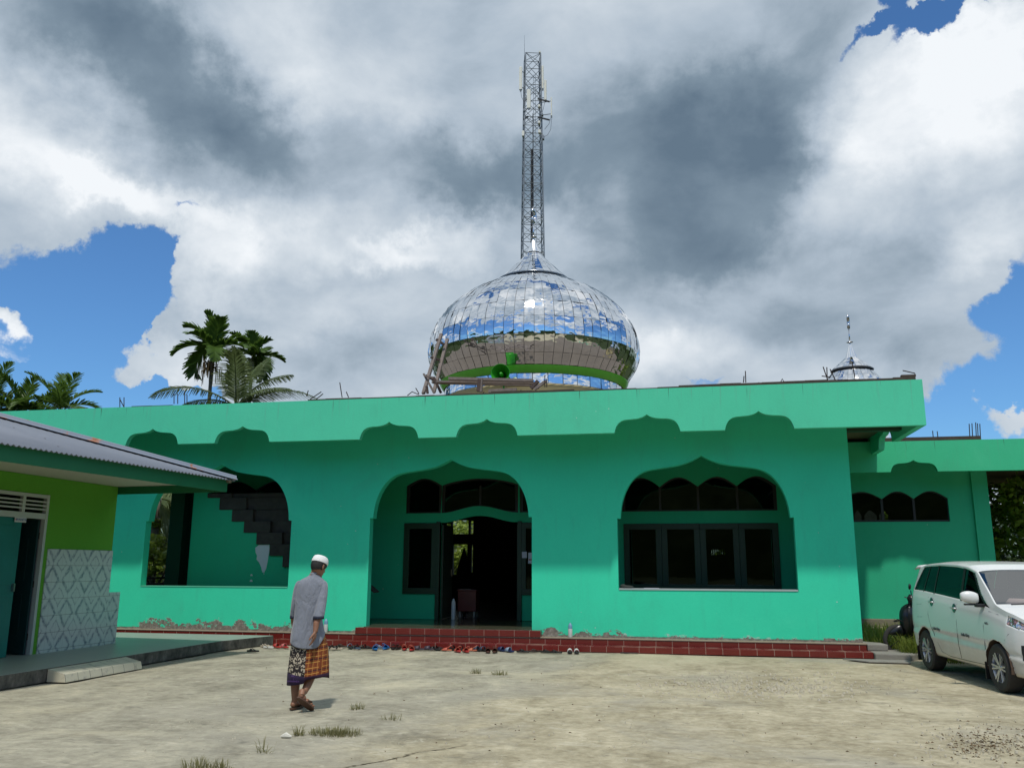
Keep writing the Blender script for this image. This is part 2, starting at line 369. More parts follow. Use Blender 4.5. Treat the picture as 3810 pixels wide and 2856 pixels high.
# ================================================================ profiles
OG = [(1,0),(.99,.14),(.965,.30),(.915,.47),(.84,.62),(.75,.72),(.66,.77),(.55,.797),(.367,.83),(.244,.86),(.15,.90),(.07,.95),(0,1)]
SC = [(1,0),(.975,.18),(.93,.38),(.87,.53),(.79,.64),(.70,.70),(.59,.73),(.34,.76),(.2,.81),(.09,.885),(0,1)]
def smooth_half(pts, n=3):
    out = []
    for i in range(len(pts)-1):
        p0 = pts[max(i-1, 0)]; p1 = pts[i]; p2 = pts[i+1]; p3 = pts[min(i+2, len(pts)-1)]
        for j in range(n):
            t = j/n
            out.append(tuple(.5*((2*p1[a]) + (-p0[a]+p2[a])*t + (2*p0[a]-5*p1[a]+4*p2[a]-p3[a])*t*t + (-p0[a]+3*p1[a]-3*p2[a]+p3[a])*t**3) for a in (0, 1)))
    out.append(pts[-1]); return out
OGs = smooth_half(OG, 3); SCs = smooth_half(SC, 3)
def arch(x0, x1, zb, zs, za, inset=.065):
    c = (x0+x1)/2; w = (x1-x0)/2-inset; h = za-zs
    right = [(c+a*w, zs+b*h) for a, b in OGs]; left = [(c-a*w, zs+b*h) for a, b in reversed(OGs[:-1])]
    return [(x0, zb), (x1, zb), (x1, zs)] + right + left + [(x0, zs)]
# ================================================================ mosque
YW, YF, YI = 17.15, 15.95, 19.5      # front wall, fascia, recessed wall
mosque = thing('mosque', (-4.0, 17.0, 0), 'turquoise single storey mosque with ogee arches and a mirror steel dome', 'building')
ZW = 4.72
a1 = arch(-11.57, -8.15, 1.10, 2.49, 3.70); a2 = arch(-6.40, -2.99, .20, 2.52, 3.71); a3 = arch(-1.29, 2.04, 1.12, 2.48, 3.69)
XL, XR = -15.5, 3.10
# the door arch reaches the floor, so the front wall is one plate with a notch
a2n = [(-2.99, .21)] + a2[2:] + [(-6.40, .21)]
outer = [(XL, .21), (-6.40, .21)] + list(reversed(a2n))[1:-1] + [(-2.99, .21), (XR, .21), (XR, ZW), (XL, ZW)]
plate('front_wall', outer, [a1, a3], YW, .20, M_wall, mosque)
# plaster sills
b = MB(); b.box(-1.28, 2.03, YW-.012, YW+.19, 1.121, 1.150); b.build('window_sill', simple('grey_sill_mortar', (.36, .42, .42), .8), mosque)
b = MB(); b.box(-11.56, -8.16, YW-.010, YW+.19, 1.101, 1.118); b.build('window_sill', simple('green_sill_mortar', (.10, .52, .34), .8), mosque)
# right side wall + back and left structure
b = MB(); b.box(XR-.20, XR, YW+.201, 21.0, .21, ZW); b.build('side_wall', M_wall, mosque)
YB = 31.0
def backwall():
    hs = []
    def hole(u0, v0, u1, v1):
        x0, z0 = XZ((1350+u0*.4523)/1.7224, (1650+v0*.4523)/1.7224, YB); x1, z1 = XZ((1350+u1*.4523)/1.7224, (1650+v1*.4523)/1.7224, YB)
        hs.append(rect(x0, x1, z1, z0))
    hole(683, 655, 720, 744); hole(733, 628, 868, 742); hole(882, 632, 907, 741)
    hole(673, 827, 703, 1078); hole(740, 827, 856, 1078); hole(891, 827, 902, 1060)
    # window row for the right hand view, seen through the casements
    for i in range(7):
        x0, z0 = XZ(1536+i*4.6, 1186, YB); x1, z1 = XZ(1539+i*4.6, 1198, YB); hs.append(rect(x0, x1, z1, z0))
    for u0, u1 in ((545, 551), (558, 568)):
        pass
    return hs
plate('rear_wall', rect(-12.7, 6.6, .2, ZW), backwall(), YB, .2, M_dark, mosque)
b = MB(); b.box(XL+2.8, XR-.21, YW+.2, YB+.2, 4.02, 4.10); b.build('ceiling', M_dark, mosque)
b = MB(); b.box(2.9, 3.1, 21.01, YB-.01, .2, 4.0); b.build('inner_side_wall', M_dark, mosque)
# left side wall with the open arch to the palms
plate('left_wall', [(17.36, .2), (17.36, 1.12), (20.25, 1.12)] + [(20.25-.25*(1-math.cos(t*math.pi/2/6))*1.0, 2.9+.5*math.sin(t*math.pi/2/6)) for t in range(7)] + [(18.6, 3.62), (17.36, 3.4), (17.355, ZW), (YB, ZW), (YB, .2)], [], -12.9, .2, M_dark, mosque, rot='side')
for q_ in (1.05, 1.22): b = MB(); b.box(-12.68, -12.63, 17.4, 20.0, q_, q_+.05); b.build('side_rail', M_edge, mosque)
# ---- recessed wall
def arc(x0, x1, z0, h, n=10):
    return [(x0+(x1-x0)*i/n, z0+h*math.sin(math.pi*i/n)**1.0) for i in range(n+1)]
door_top = lambda z: [(-3.72-(i/16)*1.83, z+.155*(.5-.5*math.cos(2*math.pi*i/16))) for i in range(17)]
fan1 = [(-6.40, 2.76), (-5.535, 2.76)] + list(reversed(arc(-6.40, -5.535, 3.40, .17)))
fan2 = list(reversed([(x, z) for x, z in door_top(2.76)])) + [(x, z) for x, z in [(-3.72-(i/16)*1.81, 3.40+.15*math.sin(math.pi*i/16)**.8) for i in range(17)]]
fan3 = [(-3.68, 2.76), (-2.85, 2.76)] + list(reversed(arc(-3.68, -2.85, 3.40, .17)))
sidew1 = rect(-6.42, -5.62, .93, 2.53); sidew2 = rect(-3.66, -2.88, .93, 2.53)
doorh = [(-5.55, .37), (-3.72, .37)] + door_top(2.54)
tre = []; tx = [-1.35, -.51, .32, 1.16, 1.99]
for i in range(4): tre += arc(tx[i]+.003, tx[i+1]-.003, 3.30, .21)
rfan = [(-1.35, 2.76), (1.99, 2.76)] + list(reversed(tre)); rwin = rect(-1.33, 1.98, 1.06, 2.49)
lt = [];  ux = [-11.3, -10.25, -9.2, -8.1]
for i in range(3): lt += arc(ux[i]+.003, ux[i+1]-.003, 3.35, .22)
lfan = [(-11.3, 2.60), (-8.1, 2.60)] + list(reversed(lt))
outer = [(-12.68, .37), (-5.55, .37), (-5.55, 2.54)]
# door notch
xlw = XZ(372, 1150, 19.5)[0]
outer = [(xlw, .372), (-5.55, .372)] + list(reversed(door_top(2.54))) + [(-3.72, .372), (2.89, .372), (2.89, 4.0), (xlw, 4.0)]
plate('recessed_wall', outer, [fan1, fan2, fan3, sidew1, sidew2, rfan, rwin, lfan], YI, .15, M_wall2, mosque)
def framed(x0, x1, z0, z1, y, w=.075, d=.10, name='window', bars=(), hb=(), gl=M_glass, parent=mosque):
    b = MB(); b.box(x0, x1, y, y+d, z0, z0+w); b.box(x0, x1, y, y+d, z1-w, z1); b.box(x0, x0+w, y, y+d, z0+w, z1-w); b.box(x1-w, x1, y, y+d, z0+w, z1-w)
    for q in bars: b.box(q-.028, q+.028, y+.01, y+d-.01, z0+w, z1-w)
    for q in hb: b.box(x0+w, x1-w, y+.012, y+d-.012, q-.02, q+.02)
    f = b.build(name, M_frame, parent, bevel=.006)
    if gl: g = MB(); g.box(x0+w-.005, x1-w+.005, y+d/2-.003, y+d/2+.003, z0+w-.005, z1-w+.005); g.build('pane', gl, f)
    return f
framed(-6.42, -5.62, .93, 2.53, YI-.04, .13); framed(-3.66, -2.88, .93, 2.53, YI-.04, .13)
cw = 3.31/4
for i in range(4): framed(-1.33+i*cw+.002, -1.33+(i+1)*cw-.002, 1.06, 2.49, YI-.03, .125, .10)
def fanframe(out, y, bars):
    xs = [p[0] for p in out]; zs = [p[1] for p in out]; cx = (min(xs)+max(xs))/2; cz = (min(zs)+max(zs))/2
    inn = [(cx+(x-cx)*(1-.07/(max(xs)-min(xs))*2), cz+(z-cz)*(1-.035/(max(zs)-min(zs))*2)) for x, z in out]
    me = plate_mesh(out, [inn], .08); me.materials.clear(); me.materials.append(M_frame); me.materials[0] = M_fan; me.transform(Matrix.Translation((0, y+.04, 0))); f = fin('fanlight', me, mosque)
    for q in bars: b = MB(); b.box(q-.025, q+.025, y+.01, y+.07, min(zs)+.01, max(zs)-.16); b.build('mullion', M_fan, f)
    me = plate_mesh(inn, [], .006); me.materials.clear(); me.materials.append(M_glass); me.transform(Matrix.Translation((0, y+.04, 0))); fin('pane', me, f)
fanframe(fan1, YI+.03, []); fanframe(fan2, YI+.03, [-4.62]); fanframe(fan3, YI+.03, []); fanframe(rfan, YI+.03, tx[1:4]); fanframe(lfan, YI+.03, ux[1:3])
# door frame, door leaves folded open against the reveal
for q_ in (-5.64, -3.72):
    b = MB(); b.box(q_, q_+.09, YI-.05, YI+.10, .37, 2.56); b.build('door_jamb', M_frame, mosque, bevel=.006)
for sx in (-5.545, -3.765):
    b = MB(); b.box(sx, sx+.04, YI+.12, YI+.98, .38, 2.50); d = b.build('door', simple('dark_door_wood', (.03, .05, .03), .5), mosque, bevel=.004)
    h = MB(); h.box(sx-.02, sx+.06, YI+.86, YI+.90, 1.32, 1.48); h.build('handle', simple('worn_brass', (.4, .33, .2), .35, metal=1), d)
# notice papers
M_paper = simple('white_paper', (.62, .62, .66), .8, var=.05); M_paper_r = simple('red_print', (.38, .12, .09), .8)
b = MB(); b.box(*[P(1130, 1185, Y=YI-.05).x, P(1136, 1185, Y=YI-.05).x], YI-.058, YI-.054, XZ(1130, 1203, YI)[1], XZ(1130, 1192, YI)[1])
x0, z0 = XZ(1127.5, 1204.5, YI-.06); x1, z1 = XZ(1138, 1191, YI-.06)
b = MB(); b.box(x0, x1, YI-.06, YI-.055, z0, z1); b.box(x0, x1, YI-.06, YI-.055, z0+.07, z0+.075); b.build('notice_paper', M_paper, mosque)
x0, z0 = XZ(1141, 1216.5, YI-.05); x1, z1 = XZ(1158, 1193, YI-.05)
b = MB(); b.box(x0, x1, YI-.055, YI-.05, z0, z1); pp = b.build('notice_paper', M_paper, mosque)
b = MB(); b.box(x0+.01, x1-.01, YI-.058, YI-.0555, z0+.07, z0+.10); b.build('printed_band', M_paper_r, pp)
# verandah floor, interior floor
b = MB(); b.box(-12.6, 2.88, YW+.203, YI+.15, .30, .366); b.build('verandah_floor', M_floor, mosque)
b = MB(); b.box(-6.39, -3.0, YW-.16, YW+.2, .30, .362); b.build('threshold', M_floor, mosque)
b = MB(); b.box(-12.6, 2.88, YI+.155, YB-.01, .28, .364); b.build('hall_floor', simple('dark_hall_tile', (.07, .05, .045), .25), mosque)
# verandah pillar in the left opening and the dark bay beside it
pl = XZ(364, 1150, 18.9); pr = XZ(413, 1150, 18.9)
b = MB(); b.box(pl[0], pl[0]+.36, 18.9, 19.2, .366, 4.0); b.build('pillar', simple('dark_green_column_paint', (.012, .085, .040), .6), mosque)
b = MB(); b.box(pl[0]+.361, pr[0]+.3, 19.2, 19.3, .366, 4.0); b.build('bay_panel', simple('deep_green_panel', (.012, .03, .014), .8), mosque)
# stair and the wall under it
YS = 18.25
def R3(x, y): return ((400+x*.573)/1.7224, (1550+y*.573)/1.7224)
steps = [(655, 500, 527), (735, 528, 604), (815, 606, 680), (893, 680, 752), (975, 753, 828), (1060, 829, 902), (1145, 902, 975)]
tops = []
for (sx, t0, t1) in steps:
    x, z1 = XZ(*R3(sx, t0), YS); _, z0 = XZ(*R3(sx, t1), YS); tops.append((x, z1, z0))
xl = XZ(*R3(538, 800), YS)[0]; xr = tops[-1][0]+.5
poly = [(xl, .37), (xr, .37), (xr, tops[-1][2])]
for i in range(len(tops)-1, -1, -1):
    poly.append((tops[i][0], tops[i][2])); 
    if i > 0: poly.append((tops[i][0], tops[i-1][2]))
poly += [(tops[0][0], tops[0][2]+.5), (xl, tops[0][2]+.5)]
plate('stair_wall', poly, [], YS, .14, M_wall2, mosque)
st = MB(); XST = XZ(655, 1150, YS)[0]
for i, (x, z1, z0) in enumerate(tops):
    w = .60 + .08*math.sin(i*2.3)
    st.box(x+.002, x+w, YS-.03-.004*i, YS+1.1, z0+.004, z1+.003); st.box(x+w+.002, max(x+w+.1, XST), YS+.05+.003*i, YS+1.1, z0+.006, z1+.004)
stair = st.build('stair', M_stair, mosque)
pat = [(960,850),(985,829),(1050,829),(1052,860),(1045,905),(1040,940),(1030,985),(1018,1010),(1005,1008),(998,975),(985,945),(968,925),(972,900),(962,880)]
plate('plaster_patch', [XZ(*R3(*p), YS) for p in pat], [], YS-.004, .004, M_white, mosque)
for cx, cy, r in ((935, 1027, 6), (933, 1064, 7), (1016, 1018, 3)):
    plate('plaster_patch', [XZ(*R3(cx+r*1.3*math.cos(a), cy+r*math.sin(a)*(1+.3*math.sin(3*a))), YS) for a in [i*math.pi/4 for i in range(8)]], [], YS-.004, .004, M_white, mosque)
# ---- steps
b = MB(); b.box(-15, 3.17, 16.66, YW+.02, 0, .105); b.build('step', M_tile, mosque, bevel=.006)
b = MB(); b.box(-15, 3.12, 16.96, YW+.03, .106, .206); b.build('step', M_tile, mosque, bevel=.006)
b = MB(); b.box(-15, 3.13, 16.95, YW+.03, .207, .225); b.build('mortar_bed', M_grout, mosque, bevel=.004)
b = MB(); b.box(-6.55, -2.79, 16.94, YW+.0, .226, .345); b.build('step', M_tile, mosque, bevel=.006)
# ---- fascia (hanging panel with scallops)
ZB, ZT = 3.995, 4.81
def scal(c, w, zb, za):
    return [(c+a*w, zb+bb*(za-zb)) for a, bb in reversed(SCs)][::-1] , None
def scallops(line0, line1, cs, zb, zt, h=.335, w=.605):
    pts = [(line0, zb)]
    for c in cs:
        pts += [(c-a*w, zb+bb*h) for a, bb in SCs] + [(c+a*w, zb+bb*h) for a, bb in reversed(SCs[:-1])]
    return pts + [(line1, zb), (line1, zt), (line0, zt)]
cs = []
for (l, a_, r) in [((271,962),(330,925),(384,955)),((463,955),(524,920),(582,952)),((776,948),(840,908),(904,943)),((985,943),(1050,904),(1118,938)),((1327,935),(1396,893),(1470,930)),((1566,928),(1638,887),(1716,923))]:
    cs.append((XZ(*l, YF)[0]+XZ(*r, YF)[0])/2)
plate('fascia', scallops(-18.0, 4.21, [-16.2, -14.2]+cs, ZB, ZT), [], YF, .12, M_fasc, mosque)
plate('side_fascia', scallops(16.071, 21.0, [18.62, 20.6], ZB, ZT), [], 4.09, .12, M_fasc, mosque, rot='side')
b = MB(); b.box(-18, 3.1, YF+.121, YW-.002, 4.64, 4.70); b.box(3.101, 4.089, YF+.121, 21.0, 4.36, 4.44); b.build('soffit', M_soffit, mosque)
for yy in (17.2, 19.0): pass
for q_ in (17.16, 20.3):
    b = MB(); b.box(3.102, 4.088, q_, q_+.22, 4.10, 4.355); b.build('eave_beam', M_frame, mosque)
b = MB(); b.box(-17.9, 4.088, YF+.122, 30.6, 4.74, 4.80); b.build('roof_slab', M_roofc, mosque)
# rotten formwork planks along the coping
def plank(u0, v0, u1, v1, th=.05, y=YF+.03, d=.07):
    b = MB(); p = P(u0, 888-u0*.0365, Y=y); q = P(u1, 888-u1*.0365, Y=y); n = max(2, int((q.x-p.x)/.35)); prev = None
    for i in range(n):
        a = i/n; c = (i+1)/n; x0 = p.x+(q.x-p.x)*a; x1 = p.x+(q.x-p.x)*c-.004; j = random.uniform(-.008, .008)
        b.box(x0, x1+.004, y, y+d+random.uniform(0, .01), ZT+.002, ZT+th+j)
    return b.build('formwork', M_edge, mosque)
plank(665, 0, 1060, 0, .035); plank(1060, 0, 1240, 0, .055); plank(1240, 0, 1466, 0, .03); plank(1466, 0, 1978, 0, .055); plank(284, 0, 372, 0, .05, YF+.2)
p = P(1950, 812, Y=YF+.03); b = MB(); b.box(p.x-.02, p.x+.22, YF+.03, YF+.12, ZT+.062, ZT+.10); b.build('formwork', M_edge, mosque)
# rebar starter bars
def rebar(pts, r=.010):
    t = MB(); t.tube(pts, r, 5); return t.build('rebar', M_rust, mosque)
def rb(u0, v0, u1, v1, y=YF+.07, r=.010, mid=None):
    a = P(u0, v0, Y=y); c = P(u1, v1, Y=y); pts = [a] + ([P(*mid, Y=y)] if mid else []) + [c]; return rebar(pts, r)
for q in [(259,880,259,858),(268,880,268,858),(259,862,268,879),(376,872,376,848),(384,872,384,850),(399,872,399,845),(404,872,404,852),(662,856,666,843),(670,862,694,846),(683,862,698,850),(739,858,734,826),(753,858,748,846),
          (905,850,898,838),(1177,836,1177,810),(1181,836,1181,818),(1611,826,1610,801),(1606,826,1607,812),(1789,824,1778,792),(1787,824,1786,793),(1806,824,1793,797),(1848,822,1840,780),(1775,812,1792,814)]:
    rb(*q)
rb(1978, 812, 1950, 800, mid=(1976, 806)); rb(1040, 852, 1046, 846); rb(1120, 848, 1126, 842); rb(1620, 828, 1640, 826, mid=(1630, 832)); rb(1686, 826, 1694, 826, mid=(1690, 818)); rb(905, 852, 880, 854, mid=(890, 846))
# ================================================================ main dome
DC = Vector((-4.47, 26.0, 0)); RD = 3.42
def dome_metal():
    m, k, b = newmat('mirror_stainless_sheet'); o = k.obj()
    n = k.noise(o, 1.5, .6, .4); n2 = k.noise(k.mapv(o, (1, 1, 1.6)), 4.2, .3, .4, .6)
    h = k.m('ADD', n, k.m('MULTIPLY', n2, .45))
    k.put(b.inputs['Normal'], k.bump(h, .5, .045)); b.inputs['Metallic'].default_value = 1.0
    k.put(b.inputs['Base Color'], k.mix(k.noise(o, 1.3, 4, .6), (.66, .68, .71), (.86, .87, .88))); b.inputs['Roughness'].default_value = .06; return m
M_dome = dome_metal()
M_seam = simple('dark_sheet_seam', (.07, .075, .08), .5, metal=.6)
M_gband = simple('glossy_green_band', (.16, .62, .05), .25, var=.15, nscale=3)
def interp(prof, z):
    for (r0, z0), (r1, z1) in zip(prof, prof[1:]):
        if z0 <= z <= z1: return r0+(r1-r0)*(z-z0)/(z1-z0)
    return prof[-1][0]
def crm(prof, n=6):
    return smooth_half(prof, n)
bulb = crm([(2.84, 6.95), (2.99, 7.22), (3.18, 7.52), (3.31, 7.90), (3.30, 8.28), (3.20, 8.68), (3.04, 9.02), (2.84, 9.32), (2.60, 9.57), (2.35, 9.78), (2.07, 9.97), (1.70, 10.17), (1.31, 10.36), (1.02, 10.48)])
def panels(prof, c, nstrip, rows, jit, mi=None, seed=3, z_from=None, z_to=None):
    rnd = random.Random(seed); b = MB()
    L = [0]
    for i in range(len(prof)-1): L.append(L[-1]+math.hypot(prof[i+1][0]-prof[i][0], prof[i+1][1]-prof[i][1]))
    def at(s):
        s = max(0, min(L[-1], s))
        for i in range(len(L)-1):
            if s <= L[i+1] or i == len(L)-2:
                t = (s-L[i])/(L[i+1]-L[i]); return prof[i][0]+(prof[i+1][0]-prof[i][0])*t, prof[i][1]+(prof[i+1][1]-prof[i][1])*t
    for j in range(nstrip):
        off = rnd.uniform(-.12, .12)
        for r in range(rows):
            s0 = L[-1]*(r/rows)+.004; s1 = L[-1]*((r+1)/rows)-.004
            g0 = 2*math.pi*(j+.022)/nstrip; g1 = 2*math.pi*(j+.978)/nstrip
            nu, nv = 3, 4; vs = []
            tx_, tz_ = rnd.gauss(0, jit), rnd.gauss(0, jit)
            for v in range(nv+1):
                rr, zz = at(s0+(s1-s0)*v/nv)
                for u in range(nu+1):
                    g = g0+(g1-g0)*u/nu; ch = math.cos((g1-g0)/2)/math.cos(g-(g0+g1)/2)   # flat across the strip
                    q = rr*(ch*.72+.28) + rnd.gauss(0, jit*.35) + tx_*(u/nu-.5) + tz_*(v/nv-.5)
                    vs.append((c.x+q*math.cos(g), c.y+q*math.sin(g), zz))
            w = nu+1
            b.add(vs, [(a*w+u, a*w+u+1, (a+1)*w+u+1, (a+1)*w+u) for a in range(nv) for u in range(nu)])
    return b
dome = panels(bulb, DC, 72, 9, .0095).build('dome', M_dome, mosque, smooth=True)
tag(dome, 'large onion dome clad in mirror steel sheets')
b = MB(); b.lathe([(r-.02, z) for r, z in bulb], DC, 64); b.build('seam_backing', M_seam, dome, smooth=True)
b = MB(); b.lathe([(2.79, 6.795), (2.90, 6.90), (3.03, 7.07)], DC+Vector((0, 0, 0)), 64); gb = b
b2 = MB(); b2.lathe([(2.80, 6.88), (2.855, 6.935), (2.935, 7.055), (2.945, 7.085)], DC, 120); b2.build('green_band', M_gband, dome, smooth=True)  # green stripe low on the steel sheets, built as a solid coloured ring
# cap skirt, cone, finial
cap = crm([(1.15, 10.50), (.93, 10.70), (.70, 10.94), (.50, 11.13), (.33, 11.32), (.22, 11.45)], 3)
panels(cap, DC, 28, 2, .006, seed=5).build('dome_cap', M_dome, dome, smooth=True)
b = MB()
for j in range(28):   # scalloped lower trim
    g = 2*math.pi*(j+.5)/28
    for q in range(5):
        pass
b.lathe([(1.05, 10.455), (1.15, 10.465), (1.165, 10.475), (1.165, 10.495), (1.15, 10.503)], DC, 56); b.build('cap_trim', simple('grey_steel_trim', (.34, .36, .38), .25, metal=.9, var=.3, nscale=8), dome, smooth=True)
b = MB(); b.lathe([(.24, 11.46), (.23, 11.50), (.02, 11.98)], DC, 32); b.build('spire_cone', simple('polished_cone_steel', (.86, .87, .88), .09, metal=1, var=.04), dome, smooth=True)
def finial(c, z, s, parent):
    t = MB(); t.lathe([(.015, z), (.05*s, z+.05*s), (.21*s, z+.10*s), (.215*s, z+.12*s), (.08*s, z+.20*s), (.02*s, z+.30*s)], c, 20); t.tube([c+Vector((0,0,z)), c+Vector((0,0,z+1.15*s))], .045*s, 6)
    # crescent seen edge on
    pts = []
    for i in range(11):
        a = R_(-150+i*30*1.0); pts.append(c+Vector((.06*s*math.cos(a), .30*s*math.cos(a), z+1.54*s+.38*s*math.sin(a))))
    t.tube(pts, [.05*s]+[.11*s]*9+[.05*s], 8, flat=1.3); t.tube([c+Vector((0,0,z+1.9*s)), c+Vector((0,0,z+2.2*s))], .012*s, 5)
    return t.build('finial', simple('finial_steel', (.65, .66, .68), .12, metal=1, var=.3), parent, smooth=True)
finial(DC, 11.96, .52, dome)
# drum
b = MB(); b.lathe([(2.82, 6.55), (2.84, 6.62), (2.80, 6.795)], DC, 64)
panels([(2.80, 6.58), (2.78, 6.88)], DC, 40, 1, .006, seed=9).build('drum_band', M_dome, mosque, smooth=True)
b = MB(); b.lathe([(2.76, 4.80), (2.76, 6.53), (2.80, 6.575), (2.68, 6.60)], DC, 64); b.build('drum', M_cream, mosque, smooth=True)
# ================================================================ wing to the right
WY, WF = 21.0, 20.0
wing = thing('mosque_wing', (6.0, 21.0, 0), 'lower green wing behind the minivan with a triple arched window and small steel dome', 'building')
zb, zt = 3.60, 4.27
cw_ = XZ(1975, 1018, WF)[0]; ww = (XZ(2028, 1018, WF)[0]-XZ(1926, 1018, WF)[0])/2
hw = XZ(1974, 993, WF)[1]-zb
pts = [(3.25, zb)] + [(cw_-a*ww, zb+bb*hw) for a, bb in SCs] + [(cw_+a*ww, zb+bb*hw) for a, bb in reversed(SCs[:-1])] + [(10.4, zb), (10.4, zt), (3.25, zt)]
plate('fascia', pts, [], WF, .12, M_wfasc, wing)
plate('side_fascia', scallops(WF+.121, 29.0, [22.6, 25.5], zb, zt, h=.28, w=.5), [], 10.28, .12, M_wfasc, wing, rot='side')
x0, z0 = XZ(1843, 1127, WY); x1, z1 = XZ(2047, 1070, WY); base = P(1865, 1335, Y=WY).z
xs = [3.16, 4.10, 4.90, 5.72]
xs = [XZ(1820, 1100, WY)[0], XZ(1907, 1100, WY)[0], XZ(1976, 1100, WY)[0], x1]
ta = []
for i in range(3): ta += arc(xs[i]+.003, xs[i+1]-.003, XZ(0, 1078, WY)[1] if False else XZ(1907, 1077, WY)[1], .17)
wout = [(xs[0], z0), (xs[3], z0)] + list(reversed(ta))
wr = XZ(2147, 1211, WY)[0]; wr2 = XZ(2105, 1018, WY)[0]
plate('wall', rect(3.102, wr, base, 4.0), [wout], WY, .2, M_wing, wing)
b = MB(); b.box(XZ(2108, 1150, WY)[0], wr+.02, WY-.07, WY-.002, base, 3.9); b.build('pilaster', M_wing, wing)
b = MB(); b.box(wr-.2, wr-.002, WY+.201, 29, base, 4.0); b.build('side_wall', M_wing, wing)
inn = [( (x-(xs[0]+xs[3])/2)*.985+(xs[0]+xs[3])/2, (z-3.0)*.90+3.0-.0) for x, z in wout]
me = plate_mesh(wout, [inn], .08); me.materials.clear(); me.materials.append(M_frame); me.materials[0] = M_fan; me.transform(Matrix.Translation((0, WY+.08, 0))); wf = fin('fanlight', me, wing)
for q in xs[1:3]: b = MB(); b.box(q-.025, q+.025, WY+.05, WY+.11, z0+.02, 3.22); b.build('mullion', M_fan, wf)
me = plate_mesh(wout, [], .006); me.materials.clear(); me.materials.append(M_glass); me.transform(Matrix.Translation((0, WY+.09, 0))); fin('pane', me, wf)
# far windows of the wing seen through the fanlight
hs = []
for (u0, u1, zz) in ((1846, 1862, 0), (1868, 1895, 0), (1900, 1920, 0)):
    a = XZ(u0, 1124, 28.0); c = XZ(u1, 1104, 28.0); hs.append([(a[0], a[1]), (c[0], a[1])]+[(c[0]-(c[0]-a[0])*i/6, c[1]-.12+.16*math.sin(math.pi*i/6)) for i in range(7)])
for (u0, u1) in ((1997, 2005), (2014, 2024)):
    a = XZ(u0, 1124, 28.0); c = XZ(u1, 1098, 28.0); hs.append([(a[0], a[1]), (c[0], a[1])]+[(c[0]-(c[0]-a[0])*i/6, c[1]-.12+.16*math.sin(math.pi*i/6)) for i in range(7)])
plate('rear_wall', rect(3.12, wr-.21, base, 4.0), hs, 28.0, .15, M_dark, wing)
b = MB(); b.box(3.12, wr-.21, WY+.21, 27.99, 4.01, 4.08); b.build('ceiling', M_dark, wing)
b = MB(); b.box(3.2, 10.27, WF+.121, 29, 4.19, 4.25); b.build('roof_slab', M_roofc, wing)
b = MB(); b.box(3.2, 10.27, WF+.121, WY-.001, 3.98, 4.06); b.build('soffit', M_soffit, wing)
b = MB(); b.box(wr+.03, 10.27, WY, 29, 3.98, 4.06); b.build('soffit', M_soffit, wing)
b = MB(); b.box(wr+.04, 8.2, WY+.1, WY+.3, 3.70, 3.97); b.build('eave_beam', M_frame, wing)
b = MB()
p = XZ(1885, 950, WF); q = XZ(2120, 945, WF); b.box(4.25, q[0], WF+.02, WF+.10, zt+.002, zt+.085); b.build('formwork', M_edge, wing)
for u, t in ((2016, 930), (2026, 931), (2095, 915), (2101, 914), (2109, 912), (2113, 914), (2118, 915)):
    a = P(u, 945, Y=WF+.06); c = P(u-1.5, t, Y=WF+.06); m_ = MB(); m_.tube([a, c], .010, 5); m_.build('rebar', M_rust, wing)
# stepped concrete plinth
M_pl = simple('stained_plinth_concrete', (.20, .175, .12), .95, var=.5, nscale=5, bump=.7, bscale=18)
b = MB(); b.box(3.14, wr+.25, WY-.35, WY+.0, 0, base-.16); b.box(3.14, wr+.15, WY-.14, WY+.01, base-.159, base-.002); b.build('plinth', M_pl, wing, bevel=.015)
# small dome
DS = Vector((4.98, 26.0, 0)); kx = .305
sp = crm([(.72, 5.6), (.88, 5.9), (.94, 6.25), (.92, 6.55), (.80, 6.84), (.64, 7.06), (.50, 7.22), (.40, 7.27)], 4)
sd_ = panels(sp, DS, 36, 4, .006, seed=12).build('dome', M_dome, wing, smooth=True); tag(sd_, 'small steel dome behind the parapet')
b = MB(); b.lathe([(r-.015, z) for r, z in sp], DS, 40); b.build('seam_backing', M_seam, sd_, smooth=True)
panels(crm([(.57, 7.22), (.53, 7.27), (.42, 7.35), (.28, 7.47), (.17, 7.57)], 3), DS, 20, 2, .003, seed=14).build('dome_cap', M_dome, sd_, smooth=True)
b = MB(); b.lathe([(.58, 7.16), (.60, 7.20), (.57, 7.22), (.5, 7.18)], DS, 40); b.build('cap_trim', M_seam, sd_, smooth=True)
b = MB(); b.lathe([(.17, 7.55), (.155, 7.60), (.02, 8.02)], DS, 24); b.build('spire_cone', bpy.data.materials['polished_cone_steel'], sd_, smooth=True)
finial(DS, 8.0, .44, sd_)
b = MB(); b.lathe([(.70, 4.26), (.70, 5.6)], DS, 32); b.build('drum', M_cream, wing)
